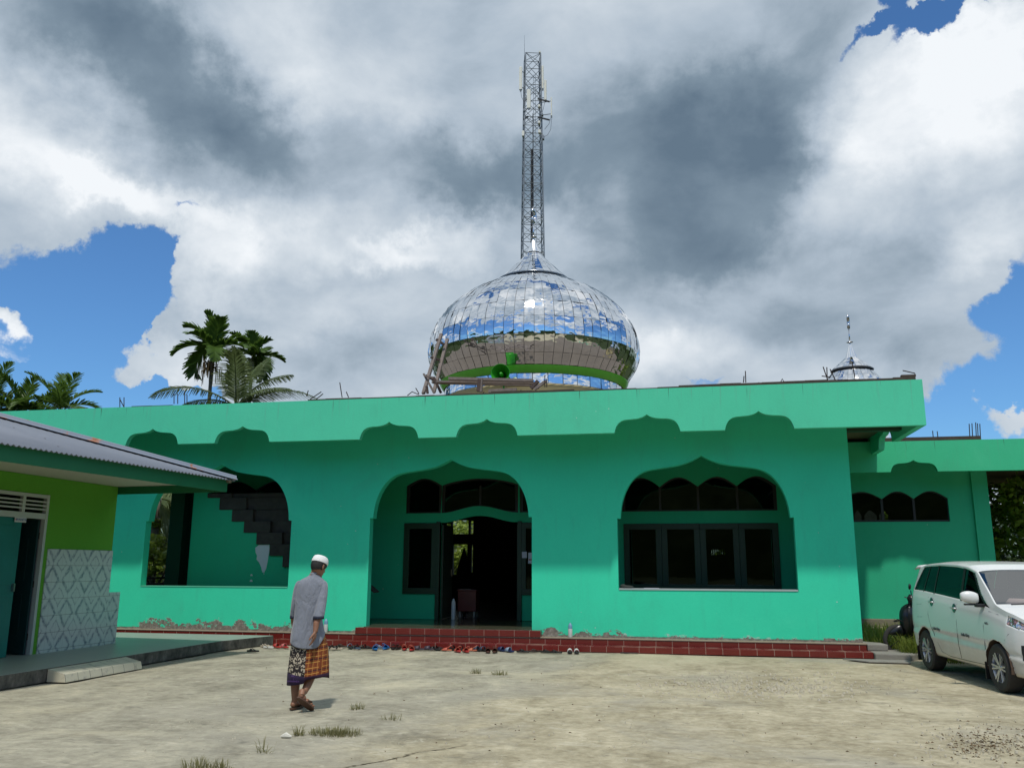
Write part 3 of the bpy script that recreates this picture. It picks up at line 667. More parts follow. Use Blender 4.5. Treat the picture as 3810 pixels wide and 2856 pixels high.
# ================================================================ annex on the left
XW = -10.05; ZF = .18
EA = P(490, 1062, Z=2.80); EB = P(0, 995, Z=2.80); ed = (EA-EB).normalized(); en = Vector((ed.y, -ed.x, 0))   # en points out to the yard
E0 = EA - ed*9.0
annex = thing('school_building', (-11.5, 11.5, 0), 'lime green single storey annex with marbled tile dado and corrugated roof', 'building')
def lime():
    m, k, b = newmat('lime_green_roughcast'); o = k.pos()
    f = k.noise(o, 60, 4, .7); n = k.noise(o, 1.5, 5, .6)
    c = k.mix(n, (.10, .36, .022), (.14, .44, .034)); c = k.mix(k.mr(f, .3, .7), c, (.08, .28, .020))
    k.put(b.inputs['Base Color'], c); b.inputs['Roughness'].default_value = .9; k.put(b.inputs['Normal'], k.bump(f, .7, .012)); return m
M_lime = lime()
def clad():
    m, k, b = newmat('marbled_wall_tile'); o = k.pos(); x, y, z = k.sep(o)
    tw, th = .205, .262
    yy = k.m('DIVIDE', k.m('ADD', y, k.m('MULTIPLY', x, .0)), tw); zz = k.m('DIVIDE', k.m('SUBTRACT', 1.80, z), th)
    fy = k.m('FRACT', yy); fz = k.m('FRACT', zz)
    # mirrored in pairs so the veins form a chain of lozenges
    my = k.m('PINGPONG', yy, 1.0); mz = k.m('PINGPONG', k.m('ADD', zz, k.m('MULTIPLY', k.noise(o, 9, 4, .6), .25)), 1.0)
    nn = k.m('MULTIPLY', k.m('SUBTRACT', k.noise(k.mapv(o, (1, 1.5, 1)), 11, 7, .7), .5), .55)
    d1 = k.m('ABSOLUTE', k.m('SUBTRACT', k.m('ADD', k.m('SUBTRACT', my, mz), nn), .22))
    d2 = k.m('ABSOLUTE', k.m('SUBTRACT', k.m('ADD', k.m('SUBTRACT', my, mz), nn), -.45))
    v = k.m('MAXIMUM', k.mr(d1, .26, .02), k.m('MULTIPLY', k.mr(d2, .12, .0), .8))
    v = k.m('MULTIPLY', v, k.mr(k.noise(o, 14, 5, .7), .32, .62, .1, .95))
    c = k.mix(v, (.56, .60, .57), (.17, .20, .24))
    gy = k.m('MINIMUM', fy, k.m('SUBTRACT', 1.0, fy)); gz = k.m('MINIMUM', fz, k.m('SUBTRACT', 1.0, fz))
    g = k.m('MAXIMUM', k.m('MULTIPLY', k.m('LESS_THAN', gy, .012), .45), k.m('LESS_THAN', gz, .010))
    c = k.mix(g, c, (.10, .10, .09))
    k.put(b.inputs['Base Color'], c); k.put(b.inputs['Roughness'], k.mr(g, 0, 1, .16, .8)); return m
M_clad = clad()
# wall with a door opening: d1 = near jamb, d2 = far jamb of the doorway
yj = P(80, 1300, X=XW).y; yj0 = yj-1.30; YE = 13.97
WZT = 2.93
jt = P(95, 1068, X=XW).z
def side(name, outer, holes, x0, dep, mat, par): return plate(name, outer, holes, x0, dep, mat, par, rot='side')
side('wall', [(5.0, ZF), (yj0, ZF), (yj0, jt), (yj, jt), (yj, ZF), (YE, ZF), (YE, WZT), (5.0, WZT)], [], XW-.15, .15, M_lime, annex)
b = MB(); b.box(-14.5, XW-.151, YE-.15, YE, ZF, WZT); b.build('end_wall', M_lime, annex)
b = MB(); b.box(-14.5, -14.4, 5, YE-.151, ZF, WZT); b.box(-14.39, XW-.152, 5.0, 5.1, ZF, WZT); b.build('inner_wall', M_dark, annex)
tz = 1.80; b = MB(); b.box(XW+.001, XW+.014, yj+.10, YE+.012, ZF, tz); b.box(XW-1.5, XW-.0, YE+.002, YE+.014, ZF, tz); b.build('tile_cladding', M_clad, annex)
# low tiled stub wall past the corner
b = MB(); b.box(XW-.16, XW-.02, YE+.016, P(262, 1278, X=XW).y+.0, ZF, P(240, 1279, X=XW).z); b.build('stub_wall', M_clad, annex, bevel=.004)
# door frame with louvred transom
M_wf = simple('greyed_white_frame_paint', (.42, .46, .42), .6, var=.12); M_jamb = simple('primed_jamb', (.20, .18, .20), .7)
zt_ = P(90, 1118, X=XW).z
b = MB(); b.box(XW-.05, XW+.022, yj-.055, yj, ZF, jt); b.box(XW-.05, XW+.022, yj0, yj0+.055, ZF, jt); b.box(XW-.05, XW+.02, yj0+.056, yj-.056, jt-.055, jt-.002); b.box(XW-.05, XW+.02, yj0+.056, yj-.056, zt_-.02, zt_+.07)
ym = P(50, 1090, X=XW).y; b.box(XW-.045, XW+.018, ym-.03, ym+.03, zt_+.071, jt-.056)
fr = b.build('door_frame', M_wf, annex, bevel=.004)
b = MB(); b.box(XW-.15, XW-.052, yj-.052, yj-.004, ZF, zt_-.021); b.build('jamb_lining', M_jamb, annex)
hh = (jt-.056-zt_-.071)
for i in range(3):
    z_ = zt_+.071+hh*(i+1)/4
    for (ya, yb) in ((yj0+.058, ym-.031), (ym+.031, yj-.058)):
        b = MB(); b.box(XW-.03, XW+.012, ya, yb, z_-.012, z_+.012); b.build('louvre', M_wf, fr)
M_tealdoor = simple('teal_door_paint', (.012, .16, .135), .45, var=.25, nscale=4)
b = MB(); yd = P(34, 1250, X=XW).y
b.box(XW-.05, XW-.01, yj0+.058, yd, ZF+.01, zt_-.022); b.box(XW-.012, XW-.002, yj0+.12, yd-.10, ZF+.2, 1.1); b.box(XW-.012, XW-.002, yj0+.12, yd-.10, 1.25, zt_-.15)
d = b.build('door', M_tealdoor, annex, bevel=.004)
b = MB(); b.box(XW-.01, XW+.035, yd-.06, yd-.035, 1.15, 1.27); b.build('handle', simple('dull_steel', (.4, .4, .4), .3, metal=1), d)
M_tealdark = simple('dark_teal_door_paint', (.005, .035, .034), .5, var=.2)
b = MB(); b.box(XW-.90, XW-.06, yj-.10, yj-.06, ZF+.01, zt_-.03); 
for z_ in (.45, 1.3): b.box(XW-.80, XW-.20, yj-.106, yj-.099, z_, z_+.65)
d2 = b.build('door', M_tealdark, annex, bevel=.003)
for z_ in (.4, 1.2, 1.95): h = MB(); h.tube([(XW-.055, yj-.055, z_), (XW-.055, yj-.055, z_+.1)], .009, 6); h.build('hinge', M_rust, d2)
# little printed sign
zs_ = P(54, 1122, X=XW).z; ys_ = P(42, 1122, X=XW+.02).y
b = MB(); b.box(XW+.021, XW+.024, ys_-.10, ys_+.14, zs_-.045, zs_+.03); sg = b.build('door_sign', simple('sign_white', (.55, .56, .54), .5, var=.02), annex)
Mt = Matrix.Translation((XW+.0265, ys_+.03, zs_-.006)) @ Matrix(((0,0,1,0),(1,0,0,0),(0,1,0,0),(0,0,0,1)))
textmesh('WANITA', .055, simple('sign_blue', (.02, .10, .25), .5), 'lettering', Mt, sg)
b = MB(); b.box(XW+.0245, XW+.027, ys_-.085, ys_-.07, zs_-.02, zs_+.01); b.build('red_mark', simple('sign_red', (.4, .05, .05), .5), sg)
# eaves: fascia, soffit, roof
M_ef = simple('green_eave_board_paint', (.008, .135, .052), .55, var=.2, nscale=2)
def strip(a, bb, z0, z1, t, out):   # vertical board between two plan points, thickness towards 'out'
    a = Vector(a); bb = Vector(bb); m_ = MB(); o_ = Vector(out)*t
    vs = [Vector((p.x, p.y, z)) for z in (z0, z1) for p in (a, bb, bb+o_, a+o_)]
    m_.add(vs, [(0,3,2,1),(4,5,6,7),(0,1,5,4),(1,2,6,5),(2,3,7,6),(3,0,4,7)]); return m_
zE = P(497, 1041, X=EA.x+.03).z
strip(E0, EA, 2.80, 3.02, .025, -en).build('eave_board', M_ef, annex)
WEST = -14.6
Eend = Vector((WEST, EA.y-(EA.x-WEST)*(en.y/en.x) if abs(en.x) > 1e-6 else EA.y, 0)); Eend = Vector((WEST, EA.y + (WEST-EA.x)*en.y/en.x, 0))
q = strip(EA-en*.026-ed*.026, Vector((Eend.x, Eend.y, 0))-ed*.026, 2.80, 3.02, .026, ed); q.build('eave_board', M_ef, annex)
M_sof = simple('painted_soffit_board', (.50, .49, .40), .8, var=.06, nscale=2)
b = MB(); A_ = [Vector((p.x, p.y, z)) for z in (2.935, 2.955) for p in (E0-en*.027, EA-en*.027-ed*.028, Vector((WEST, Eend.y-.03, 0)), Vector((WEST, E0.y, 0)))]
b.add(A_, [(0,1,2,3), (7,6,5,4), (0,4,5,1), (1,5,6,2), (2,6,7,3), (3,7,4,0)]); b.build('soffit', M_sof, annex)
def roofmat():
    m, k, b = newmat('galvanised_roof_sheet'); o = k.pos()
    n = k.noise(o, 1.1, 6, .6); f = k.noise(o, 9, 5, .6)
    c = k.mix(n, (.135, .155, .19), (.20, .22, .26)); c = k.mix(k.mr(f, .55, .8, 0, .5), c, (.20, .21, .24))
    sp_ = k.vor(o, 3.2, 'F1'); c = k.mix(k.mr(sp_, .075, .05), c, (.06, .06, .07))
    k.put(b.inputs['Base Color'], c); b.inputs['Metallic'].default_value = .0; b.inputs['Roughness'].default_value = .6; return m
M_rf = roofmat()
SL = .245    # rise per metre back from the eave (hip ridge from the photo's silhouette)
c0 = EA+ed*.10+en*.10; c0.z = 3.00
# solve the slope from the hip line sighted at the frame edge
dr = ray(0, 903); cdir = (-en-ed)  # plan direction of the hip
den = dr.x*cdir.y-dr.y*cdir.x
tt = ((c0.x-CAM.x)*cdir.y-(c0.y-CAM.y)*cdir.x)/den; hp = CAM+tt*dr; tc_ = (hp-c0).dot(cdir)/2; SL = (hp.z-c0.z)/tc_
def corr(axis_a, axis_b, length, depth, hip_end, name):
    """corrugated slope: runs along axis_a (eave) from the corner, climbs along axis_b"""
    m_ = MB(); wl = .085; n = int(length/wl*6); rows = 24; vs = []
    for i in range(n+1):
        s_ = length*i/n; dmax = min(depth, s_) ; zz = .013*math.cos(2*math.pi*s_/wl)
        for r in range(2):
            dd = 0 if r == 0 else max(dmax, .001)
            p = c0+axis_a*s_+axis_b*dd; vs.append((p.x, p.y, c0.z+SL*dd+zz))
    m_.add(vs, [(i*2, i*2+1, i*2+3, i*2+2) for i in range(n)]); o = m_.build(name, M_rf, annex, smooth=True)
    so_ = o.modifiers.new('s', 'SOLIDIFY'); so_.thickness = .003; return o
corr(-ed, -en, 9.0, 3.4, True, 'roof_sheet'); corr(-en, -ed, 6.8, 3.4, True, 'roof_sheet')
# hip cap
rm, k, bb = newmat('rusting_ridge_cap'); o_ = k.pos(); nn = k.noise(o_, 2.6, 6, .65); c = k.mix(k.mr(nn, .58, .63), (.17, .20, .25), k.ramp(k.noise(o_, 12, 5, .7), [(.3, (.16, .035, .015)), (.7, (.45, .22, .12))]))
k.put(bb.inputs['Base Color'], c); bb.inputs['Roughness'].default_value = .6
b = MB(); h0 = c0+Vector((0,0,.012)); hd = Vector((cdir.x, cdir.y, SL)); sd2 = (-ed+en).normalized()
for i in range(24):
    pass
L_ = 3.4; ringsA = []
for i in range(2):
    p = h0+hd*(L_*i-.0)
    row = []
    for w_, dz_ in ((-.17, -.028), (-.10, .0), (-.045, .012), (-.03, .045), (0, .06), (.03, .045), (.045, .012), (.10, .0), (.17, -.028)):
        row.append(p+sd2*w_+Vector((0, 0, dz_ + .018)))
    ringsA.append(row)
b.loft(ringsA, closed=False, cap=False); rc = b.build('ridge_cap', rm, annex); rc.modifiers.new('s', 'SOLIDIFY').thickness = .004
b = MB(); b.box(c0.x-.16, c0.x-.06, c0.y-.12, c0.y-.04, 2.96, 3.03); b.build('rafter_end', simple('weathered_rafter', (.22, .19, .15), .9, var=.3), annex)
# porch slab
q0 = P(0, 1490, Z=0); q1 = P(478, 1405, Z=0); q2 = P(503, 1386, Z=.18)
qd = (q1-q0).normalized(); q00 = q0-qd*5
pm, k, bb = newmat('worn_green_porch_floor'); o_ = k.pos(); x, y, z = k.sep(o_); n = k.noise(o_, 1.6, 6, .6); nzv = k.sep(k.new('ShaderNodeNewGeometry').outputs['Normal'])[2]
top = k.mix(n, (.24, .28, .245), (.33, .36, .32)); sidec = k.ramp(k.noise(k.mapv(o_, (1, 1, .6)), 5, 7, .7), [(.35, (.03, .03, .025)), (.55, (.10, .095, .08)), (.75, (.24, .22, .19))])
k.put(bb.inputs['Base Color'], k.mix(k.mr(nzv, .5, .9), sidec, top)); k.put(bb.inputs['Roughness'], k.mr(nzv, .5, .9, .9, .42)); k.put(bb.inputs['Normal'], k.bump(k.noise(o_, 20, 5, .6), .25, .01))
def slab(name, pts, z0, z1, mat, parent, bevel=.012):
    n = len(pts); m_ = MB(); m_.add([(p[0], p[1], z0) for p in pts]+[(p[0], p[1], z1) for p in pts], [tuple(range(n-1, -1, -1)), tuple(range(n, 2*n))]+[(i, (i+1) % n, n+(i+1) % n, n+i) for i in range(n)])
    return m_.build(name, mat, parent, bevel=bevel)
slab('porch_floor', [(q00.x, q00.y), (q1.x, q1.y), (q2.x+.02, 16.65), (-15, 16.65), (-15, q00.y)], 0, ZF, pm, annex)
# tiled entry ramp
r0 = P(90, 1472, Z=0); r1 = P(300, 1443, Z=0); t0 = P(95, 1446, Z=.13); t1 = P(302, 1427, Z=.13)
rmat, k, bb = newmat('cream_ramp_tile'); o_ = k.pos(); x, y, z = k.sep(o_); n = k.noise(o_, 6, 7, .7); fy = k.m('FRACT', k.m('DIVIDE', y, .25)); g = k.m('LESS_THAN', fy, .03)
k.put(bb.inputs['Base Color'], k.mix(g, k.mix(k.mr(n, .5, .7), (.52, .49, .38), (.26, .25, .22)), (.10, .09, .08))); bb.inputs['Roughness'].default_value = .4
b = MB(); e_ = en; base_ = [r0, r1]; wv = .30
ya, yb_ = r0.y, r1.y
def edgex(y_): return q0.x+(q1.x-q0.x)*(y_-q0.y)/(q1.y-q0.y)
vs = []
for y_ in (ya, yb_):
    ex = edgex(y_); vs += [(ex+.005, y_, .0), (ex+.30, y_, .0), (ex+.27, y_, .105), (ex+.005, y_, .168)]
b.add(vs, [(0,1,2,3), (4,7,6,5), (0,4,5,1), (1,5,6,2), (2,6,7,3), (3,7,4,0)]); tag(b.build('entry_ramp', rmat, annex, bevel=.006), None)
# ================================================================ broken concrete slabs right of the steps
slabs = thing('concrete_steps', (3.5, 16.8, 0), 'broken raw concrete steps at the right end of the red steps', 'steps')
slab('step', [(3.18, 16.55), (3.72, 16.42), (4.02, 16.8), (3.80, 17.5), (3.16, 17.8)], -.03, .10, M_conc, slabs, .02)
slab('step', [(3.14, 16.98), (3.50, 17.02), (3.46, 17.4), (3.13, 17.7)], .101, .215, M_conc, slabs, .02)
sp_ = thing('concrete_slab', (2.7, 16.2, 0), 'thin cracked concrete slab on the yard before the right end of the steps', 'slab')
slab('slab', [(2.60, 16.35), (3.66, 16.30), (3.60, 15.9), (2.95, 15.95)], .002, .022, M_conc, sp_, .006)
# ================================================================ ground
def ground_mat():
    m, k, b = newmat('dusty_concrete_yard'); o = k.pos(); x, y, z = k.sep(o)
    big = k.noise(o, .35, 7, .62, .4); mid = k.noise(k.mapv(o, (1, .8, 1)), 1.4, 8, .66, .5); fine = k.noise(o, 9, 8, .7); grit = k.noise(o, 55, 5, .7)
    # left third is paler worn screed, the right is sandy rubble
    split = k.m('ADD', k.m('ADD', x, k.m('MULTIPLY', k.m('SUBTRACT', y, 6.0), -.16)), k.m('MULTIPLY', k.m('SUBTRACT', mid, .5), 1.4))
    right = k.mr(split, -3.6, -2.6)
    cl = k.ramp(k.m('ADD', k.m('MULTIPLY', mid, .6), k.m('MULTIPLY', fine, .4)), [(.30, (.155, .14, .105)), (.42, (.29, .27, .205)), (.54, (.405, .38, .29)), (.68, (.56, .51, .375))])
    cr = k.ramp(k.m('ADD', k.m('MULTIPLY', mid, .55), k.m('MULTIPLY', fine, .45)), [(.30, (.16, .135, .085)), (.42, (.32, .28, .185)), (.54, (.455, .405, .28)), (.68, (.65, .585, .42))])
    c = k.mix(right, cl, cr)
    c = k.mix(k.mr(big, .50, .62, 0, .6), c, (.35, .33, .265)); c = k.mix(k.mr(big, .46, .36, 0, .5), c, (.56, .51, .36))
    st_ = k.noise(k.mapv(o, (.75, 1.6, 1), (5, 2, 0)), 3.4, 8, .72, .8); c = k.mix(k.mr(st_, .54, .70, 0, .55), c, (.15, .145, .12)); c = k.mix(k.mr(st_, .44, .34, 0, .45), c, (.60, .56, .44))
    # brown litter patches
    lit = k.m('MULTIPLY', k.mr(k.noise(k.mapv(o, (.6, 1, 1)), 1.1, 8, .75, 1.2), .60, .68), k.mr(fine, .42, .6)); c = k.mix(k.m('MULTIPLY', lit, .65), c, (.10, .075, .04))
    # mossy strip along the porch
    # crack between the two pours
    cx_ = k.m('ADD', k.m('ADD', k.m('MULTIPLY', y, .62), -6.95), k.m('MULTIPLY', k.m('SUBTRACT', k.noise(k.comb(0.0, y, 0.0), 2.6, 6, .7), .5), .5))
    crk = k.m('MULTIPLY', k.mr(k.m('ABSOLUTE', k.m('SUBTRACT', x, cx_)), .035, .008), k.mr(y, 8.3, 7.6))
    c = k.mix(k.m('MULTIPLY', crk, k.mr(fine, .35, .55)), c, (.06, .05, .03))
    # pale chips
    ch = k.vor(o, 9, 'F1'); chn = k.noise(o, .8, 5, .6); c = k.mix(k.m('MULTIPLY', k.mr(ch, .13, .08), k.mr(chn, .5, .62, 0, .75)), c, (.62, .58, .45))
    pb = k.vor(k.mapv(o, (1, 1, 1), (3, 7, 0)), 5.5, 'F1'); c = k.mix(k.mr(pb, .055, .035, 0, .8), c, (.05, .04, .03))
    c = k.mix(k.mr(grit, .60, .75, 0, .35), c, (.10, .09, .06))
    far = k.mr(k.vm('LENGTH', k.vm('SUBTRACT', o, (0.0, 8.0, 0.0)), out=1), 19, 23)
    gr = k.mix(k.noise(o, .5, 6, .6), (.016, .028, .008), (.045, .06, .018)); c = k.mix(far, c, gr)
    k.put(b.inputs['Base Color'], c); b.inputs['Roughness'].default_value = .95; b.inputs['Specular IOR Level'].default_value = .15
    h = k.m('ADD', k.m('MULTIPLY', fine, .6), k.m('ADD', k.m('MULTIPLY', grit, .25), k.m('MULTIPLY', mid, 1.2)))
    k.put(b.inputs['Normal'], k.bump(h, .9, .05)); return m
M_ground = ground_mat()
bm = bmesh.new(); N = 90
gx = [-3000, -1500, -700, -300, -120, -60, -40] + [-30+i*.6 for i in range(101)] + [40, 60, 120, 300, 700, 1500, 3000]
gy = [-3000, -1500, -700, -300, -120, -60, -40] + [-25+i*.5 for i in range(101)] + [30, 36, 60, 120, 300, 700, 1500, 3000]
grid = [[bm.verts.new((x, y, (-.012+.018*mnoise.noise(Vector((x*.5, y*.5, 0)))+.006*mnoise.noise(Vector((x*1.7, y*1.7, 3)))) if -29 < x < 29 and -24 < y < 24 else -.02)) for x in gx] for y in gy]
for j in range(len(gy)-1):
    for i in range(len(gx)-1): bm.faces.new((grid[j][i], grid[j][i+1], grid[j+1][i+1], grid[j+1][i]))
me = bpy.data.meshes.new('ground'); bm.to_mesh(me); bm.free(); me.materials.append(M_ground); me.polygons.foreach_set('use_smooth', [True]*len(me.polygons))
g = bpy.data.objects.new('ground', me); COL.objects.link(g); tag(g, kind='structure')
# ---------------------------------------------------------------- hills round the valley
hm, k, bb = newmat('wooded_hillside'); o_ = k.pos(); n = k.noise(o_, .03, 8, .7); n2 = k.noise(o_, .25, 6, .7)
c = k.ramp(k.m('ADD', k.m('MULTIPLY', n, .5), k.m('MULTIPLY', n2, .5)), [(.35, (.008, .014, .006)), (.5, (.018, .030, .011)), (.62, (.040, .055, .022)), (.78, (.10, .11, .05))])
k.put(bb.inputs['Base Color'], c); bb.inputs['Roughness'].default_value = 1.0; bb.inputs['Specular IOR Level'].default_value = 0
b = MB(); rings = []
for (rad, f) in ((95, 0), (115, .45), (140, .85), (170, 1.0), (230, .9), (330, 0)):
    row = []
    for i in range(240):
        a = 2*math.pi*i/240; d = Vector((math.sin(a), math.cos(a)))
        fr_ = .5-.5*math.cos(a)     # 0 ahead of the camera, 1 behind it
        h = (3.2+ 29*fr_**1.3) + (2.5+5*fr_)*mnoise.noise(Vector((d.x*3, d.y*3, 0))) + 1.8*mnoise.noise(Vector((d.x*14, d.y*14, 2))) + 1.1*mnoise.noise(Vector((d.x*40, d.y*40, rad*.05)))
        row.append((d.x*rad*1.0, d.y*rad, max(-.5, h*f) if f else -.5))
    rings.append(row)
b.loft(rings, cap=False); tag(b.build('hills', hm, smooth=True), kind='structure')
b = MB(); rings = []
for (rad, f) in ((620, 0), (760, .6), (880, 1), (1000, .9), (1200, 0)):
    row = []
    for i in range(180):
        a = 2*math.pi*i/180; d = Vector((math.sin(a), math.cos(a)))
        h = 62 + 16*mnoise.noise(Vector((d.x*4, d.y*4, 5))) + 9*mnoise.noise(Vector((d.x*14, d.y*14, 2)))
        row.append((d.x*rad, d.y*rad, max(-.5, h*f) if f else -.5))
    rings.append(row)
hm2, k, bb = newmat('distant_blue_hill'); o_ = k.pos(); n = k.noise(o_, .012, 7, .65)
k.put(bb.inputs['Base Color'], k.mix(n, (.05, .085, .07), (.20, .24, .20))); bb.inputs['Roughness'].default_value = 1; bb.inputs['Specular IOR Level'].default_value = 0
b.loft(rings, cap=False); tag(b.build('hills', hm2, smooth=True), kind='structure')
# ================================================================ lattice telecom tower
M_galv = simple('galvanised_tower_steel', (.22, .24, .26), .5, metal=.3, var=.4, nscale=1.5)
M_galvl = simple('pale_tower_brace', (.48, .51, .54), .5, metal=.2, var=.2, nscale=1.5)
M_cable = simple('black_feeder_cable', (.012, .013, .015), .6)
M_ant = simple('cream_antenna_radome', (.80, .77, .66), .5, var=.04)
TY = 60.0
pt = P(1150, 124, Y=TY); pb_ = P(1150, 560, Y=TY); TX = pt.x; TZ = pt.z
tower = thing('lattice_tower', (TX, TY, 0), 'tall galvanised telecom lattice tower behind the big dome', 'tower')
wt = (P(1169, 124, Y=TY).x-P(1132, 124, Y=TY).x)/2*.86; wb = (P(1178, 550, Y=TY).x-P(1122, 550, Y=TY).x)/2*.80
zb_ = pb_.z
def hw_(z): return wt+(wb-wt)*(TZ-z)/(TZ-zb_) if z > zb_-30 else wb*1.6
tang = R_(16)
def tp(sx, sy, z, w=None):
    w = hw_(z) if w is None else w; x, y = sx*w, sy*w
    return Vector((TX+x*math.cos(tang)-y*math.sin(tang), TY+x*math.sin(tang)+y*math.cos(tang), z))
cor = [(-1,-1),(1,-1),(1,1),(-1,1)]
for c in cor:
    b = MB(); b.tube([tp(*c, 0), tp(*c, zb_), tp(*c, TZ)], .046, 6); b.build('leg', M_galv, tower)
lv = [TZ-i*1.37 for i in range(int((TZ-4)/1.37))]
bd = MB(); bl_ = MB()
for i in range(len(lv)-1):
    z1, z0 = lv[i], lv[i+1]
    for j in range(4):
        a, c = cor[j], cor[(j+1) % 4]; B_ = bl_ if (i > 8 and j in (0, 3) and i % 2) else bd
        bd.tube([tp(*a, z1), tp(*c, z1)], .028, 4)
        (bl_ if i > 10 and j == 0 else bd).tube([tp(*a, z1), tp(*c, z0)], .024, 4); (bl_ if i > 9 and j in (0, 1) else bd).tube([tp(*c, z1), tp(*a, z0)], .024, 4)
    if i % 2 == 0: bd.tube([tp(-1,-1,z1), tp(1,1,z1)], .025, 4); bd.tube([tp(1,-1,z1), tp(-1,1,z1)], .025, 4)
bd.build('bracing', M_galv, tower); bl_.build('pale_bracing', M_galvl, tower)
b = MB()
for i in range(90):
    z = TZ-2-i*.40
    if z < 8: break
    b.tube([tp(.12, .0, z), tp(.38, .0, z)], .014, 4)
b.tube([tp(.12, 0, 8), tp(.12, 0, TZ-1.5)], .022, 5); b.tube([tp(.38, 0, 8), tp(.38, 0, TZ-1.5)], .022, 5); b.build('ladder', M_galvl, tower)
zc = P(1150, 520-80, Y=TY).z
b = MB(); b.tube([tp(-.15, -.6, 3), tp(-.15, -.6, P(1150, 330, Y=TY).z)], .085, 6); b.tube([tp(.05, -.5, 3), tp(.0, -.5, P(1150, 250, Y=TY).z)], .03, 5); b.build('cable_run', M_cable, tower)
def TR(x, y): return ((1850+x*.3015)/1.7224, (120+y*.3015)/1.7224)
def antenna(x, y0, y1, w, dy, cable=None):
    p = P(*TR(x, y0), Y=TY+dy); q = P(*TR(x, y1), Y=TY+dy); ww_ = w*.3015/1.7224*.0335*1.25
    b = MB(); b.box(p.x-ww_/2, p.x+ww_/2, TY+dy-.08, TY+dy+.08, q.z, p.z); a = b.build('antenna', M_ant, tower, bevel=.015)
    m_ = MB()
    for f in (.15, .85):
        z = q.z+(p.z-q.z)*f; m_.tube([(p.x, TY+dy+.08, z), tp(-.9 if p.x < TX else .9, 0, z)], .03, 5)
    m_.box(p.x-.06, p.x+.06, TY+dy-.05, TY+dy+.05, q.z-.12, q.z); m_.build('bracket', M_galv, tower); return p, q
antenna(290, 432, 712, 30, -.6); antenna(560, 420, 702, 20, -.3); antenna(594, 595, 840, 24, .1); antenna(390, 712, 940, 38, -1.05); 
p, q = antenna(668, 810, 1035, 12, .0)
for y0 in (835, 1060):
    a = P(*TR(500, y0-12), Y=TY-.6); c = P(*TR(645, y0+24), Y=TY-.6); m_ = MB(); m_.tube([a, c], .07, 6); m_.build('outrigger', M_cable, tower)
    a = P(*TR(325, y0+22), Y=TY-.7); c = P(*TR(385, y0-22), Y=TY-.7); m_ = MB(); m_.tube([a, c], .07, 6); m_.build('outrigger', M_cable, tower)
for (x, y, w_, h_) in ((520, 918, 26, 26), (520, 1118, 26, 26), (524, 1232, 32, 34), (322, 1258, 30, 60), (568, 1300, 22, 50), (335, 970, 24, 26), (330, 1130, 20, 50), (556, 1020, 22, 26)):
    a = P(*TR(x-w_/2, y-h_/2), Y=TY-.75); c = P(*TR(x+w_/2, y+h_/2), Y=TY-.75); m_ = MB(); m_.box(a.x, c.x, TY-.9, TY-.6, c.z, a.z); m_.build('radio_unit', M_ant if x in (520, 524, 322) else M_galv, tower, bevel=.02)
for pts in ([(290, 730), (300, 800), (330, 860)], [(585, 870), (565, 960), (550, 1010)], [(660, 1060), (640, 1130), (585, 1200)], [(672, 1060), (660, 1200), (620, 1270), (580, 1290)]):
    m_ = MB(); m_.tube([P(*TR(*p_), Y=TY-.3) for p_ in pts], .018, 5); m_.build('jumper_cable', M_galv, tower)
a = P(*TR(336, 330), Y=TY); m_ = MB(); m_.tube([a, a+Vector((0, 0, P(*TR(336, 40), Y=TY).z-a.z))], [.022, .008], 5); m_.build('lightning_rod', M_galv, tower)
a = P(*TR(525, 305), Y=TY); m_ = MB(); m_.tube([a, a+Vector((0,0,.35))], .02, 5); m_.lathe([(.0, .33), (.08, .36), (.08, .48), (0, .52)], a, 8); m_.build('beacon', M_ant, tower)
# ================================================================ roof clutter: horn, ladder, plank bench
M_horn = simple('green_horn_paint', (.035, .33, .018), .4, var=.12)
hp_ = P(1081, 806, Y=22.6)
horn = thing('horn_loudspeaker', hp_, 'round green horn loudspeaker on the roof in front of the big dome', 'loudspeaker')
Mh = Matrix.Rotation(R_(90), 4, 'X') @ Matrix.Rotation(R_(0), 4, 'Z')
rh = .26
b = MB(); b.lathe([(rh*1.03, .02), (rh, .0), (rh*.80, -.10), (rh*.50, -.24), (rh*.28, -.36), (rh*.22, -.42)], hp_, 32, Mh); o = b.build('horn_bell', M_horn, horn, smooth=True); o.modifiers.new('s', 'SOLIDIFY').thickness = .008
b = MB(); b.lathe([(0, -.02), (.04, -.03), (.055, -.12), (.055, -.36)], hp_, 16, Mh); b.build('reentrant_tube', M_horn, horn, smooth=True)
b = MB(); b.lathe([(.10, -.40), (.11, -.42), (.11, -.60), (.06, -.64)], hp_, 20, Mh); b.build('driver', M_horn, horn, smooth=True)
b = MB(); b.tube([hp_+Vector((0, .45, 0)), hp_+Vector((0, .45, -2.0))], .025, 6); b.box(hp_.x-.05, hp_.x+.05, hp_.y+.40, hp_.y+.50, hp_.z-.12, hp_.z+.02); b.build('bracket', M_horn, horn)
def wood(name, col): return simple(name, col, .9, var=.45, nscale=9, bump=.5, bscale=40)
M_w1 = wood('grey_weathered_lumber', (.20, .165, .145)); M_w2 = wood('dark_weathered_lumber', (.085, .06, .05))
def RB(x, y): return ((1550+x*.2486)/1.7224, (1200+y*.2486)/1.7224)
YL = 22.0
lad = thing('wooden_ladder', P(920, 850, Y=YL), 'rough wooden ladder leaning on the left side of the big dome', 'ladder')
def bar(name, a, c, w, mat, parent, ya=YL, yb=None):
    b = MB(); b.beam(P(*RB(*a), Y=ya), P(*RB(*c), Y=yb if yb else ya), w, w*.8); return b.build(name, mat, parent)
bar('rail', (100, 1062), (370, 170), .085, M_w1, lad, 21.6, 22.6); bar('rail', (258, 1040), (460, 245), .085, M_w1, lad, 21.9, 22.9)
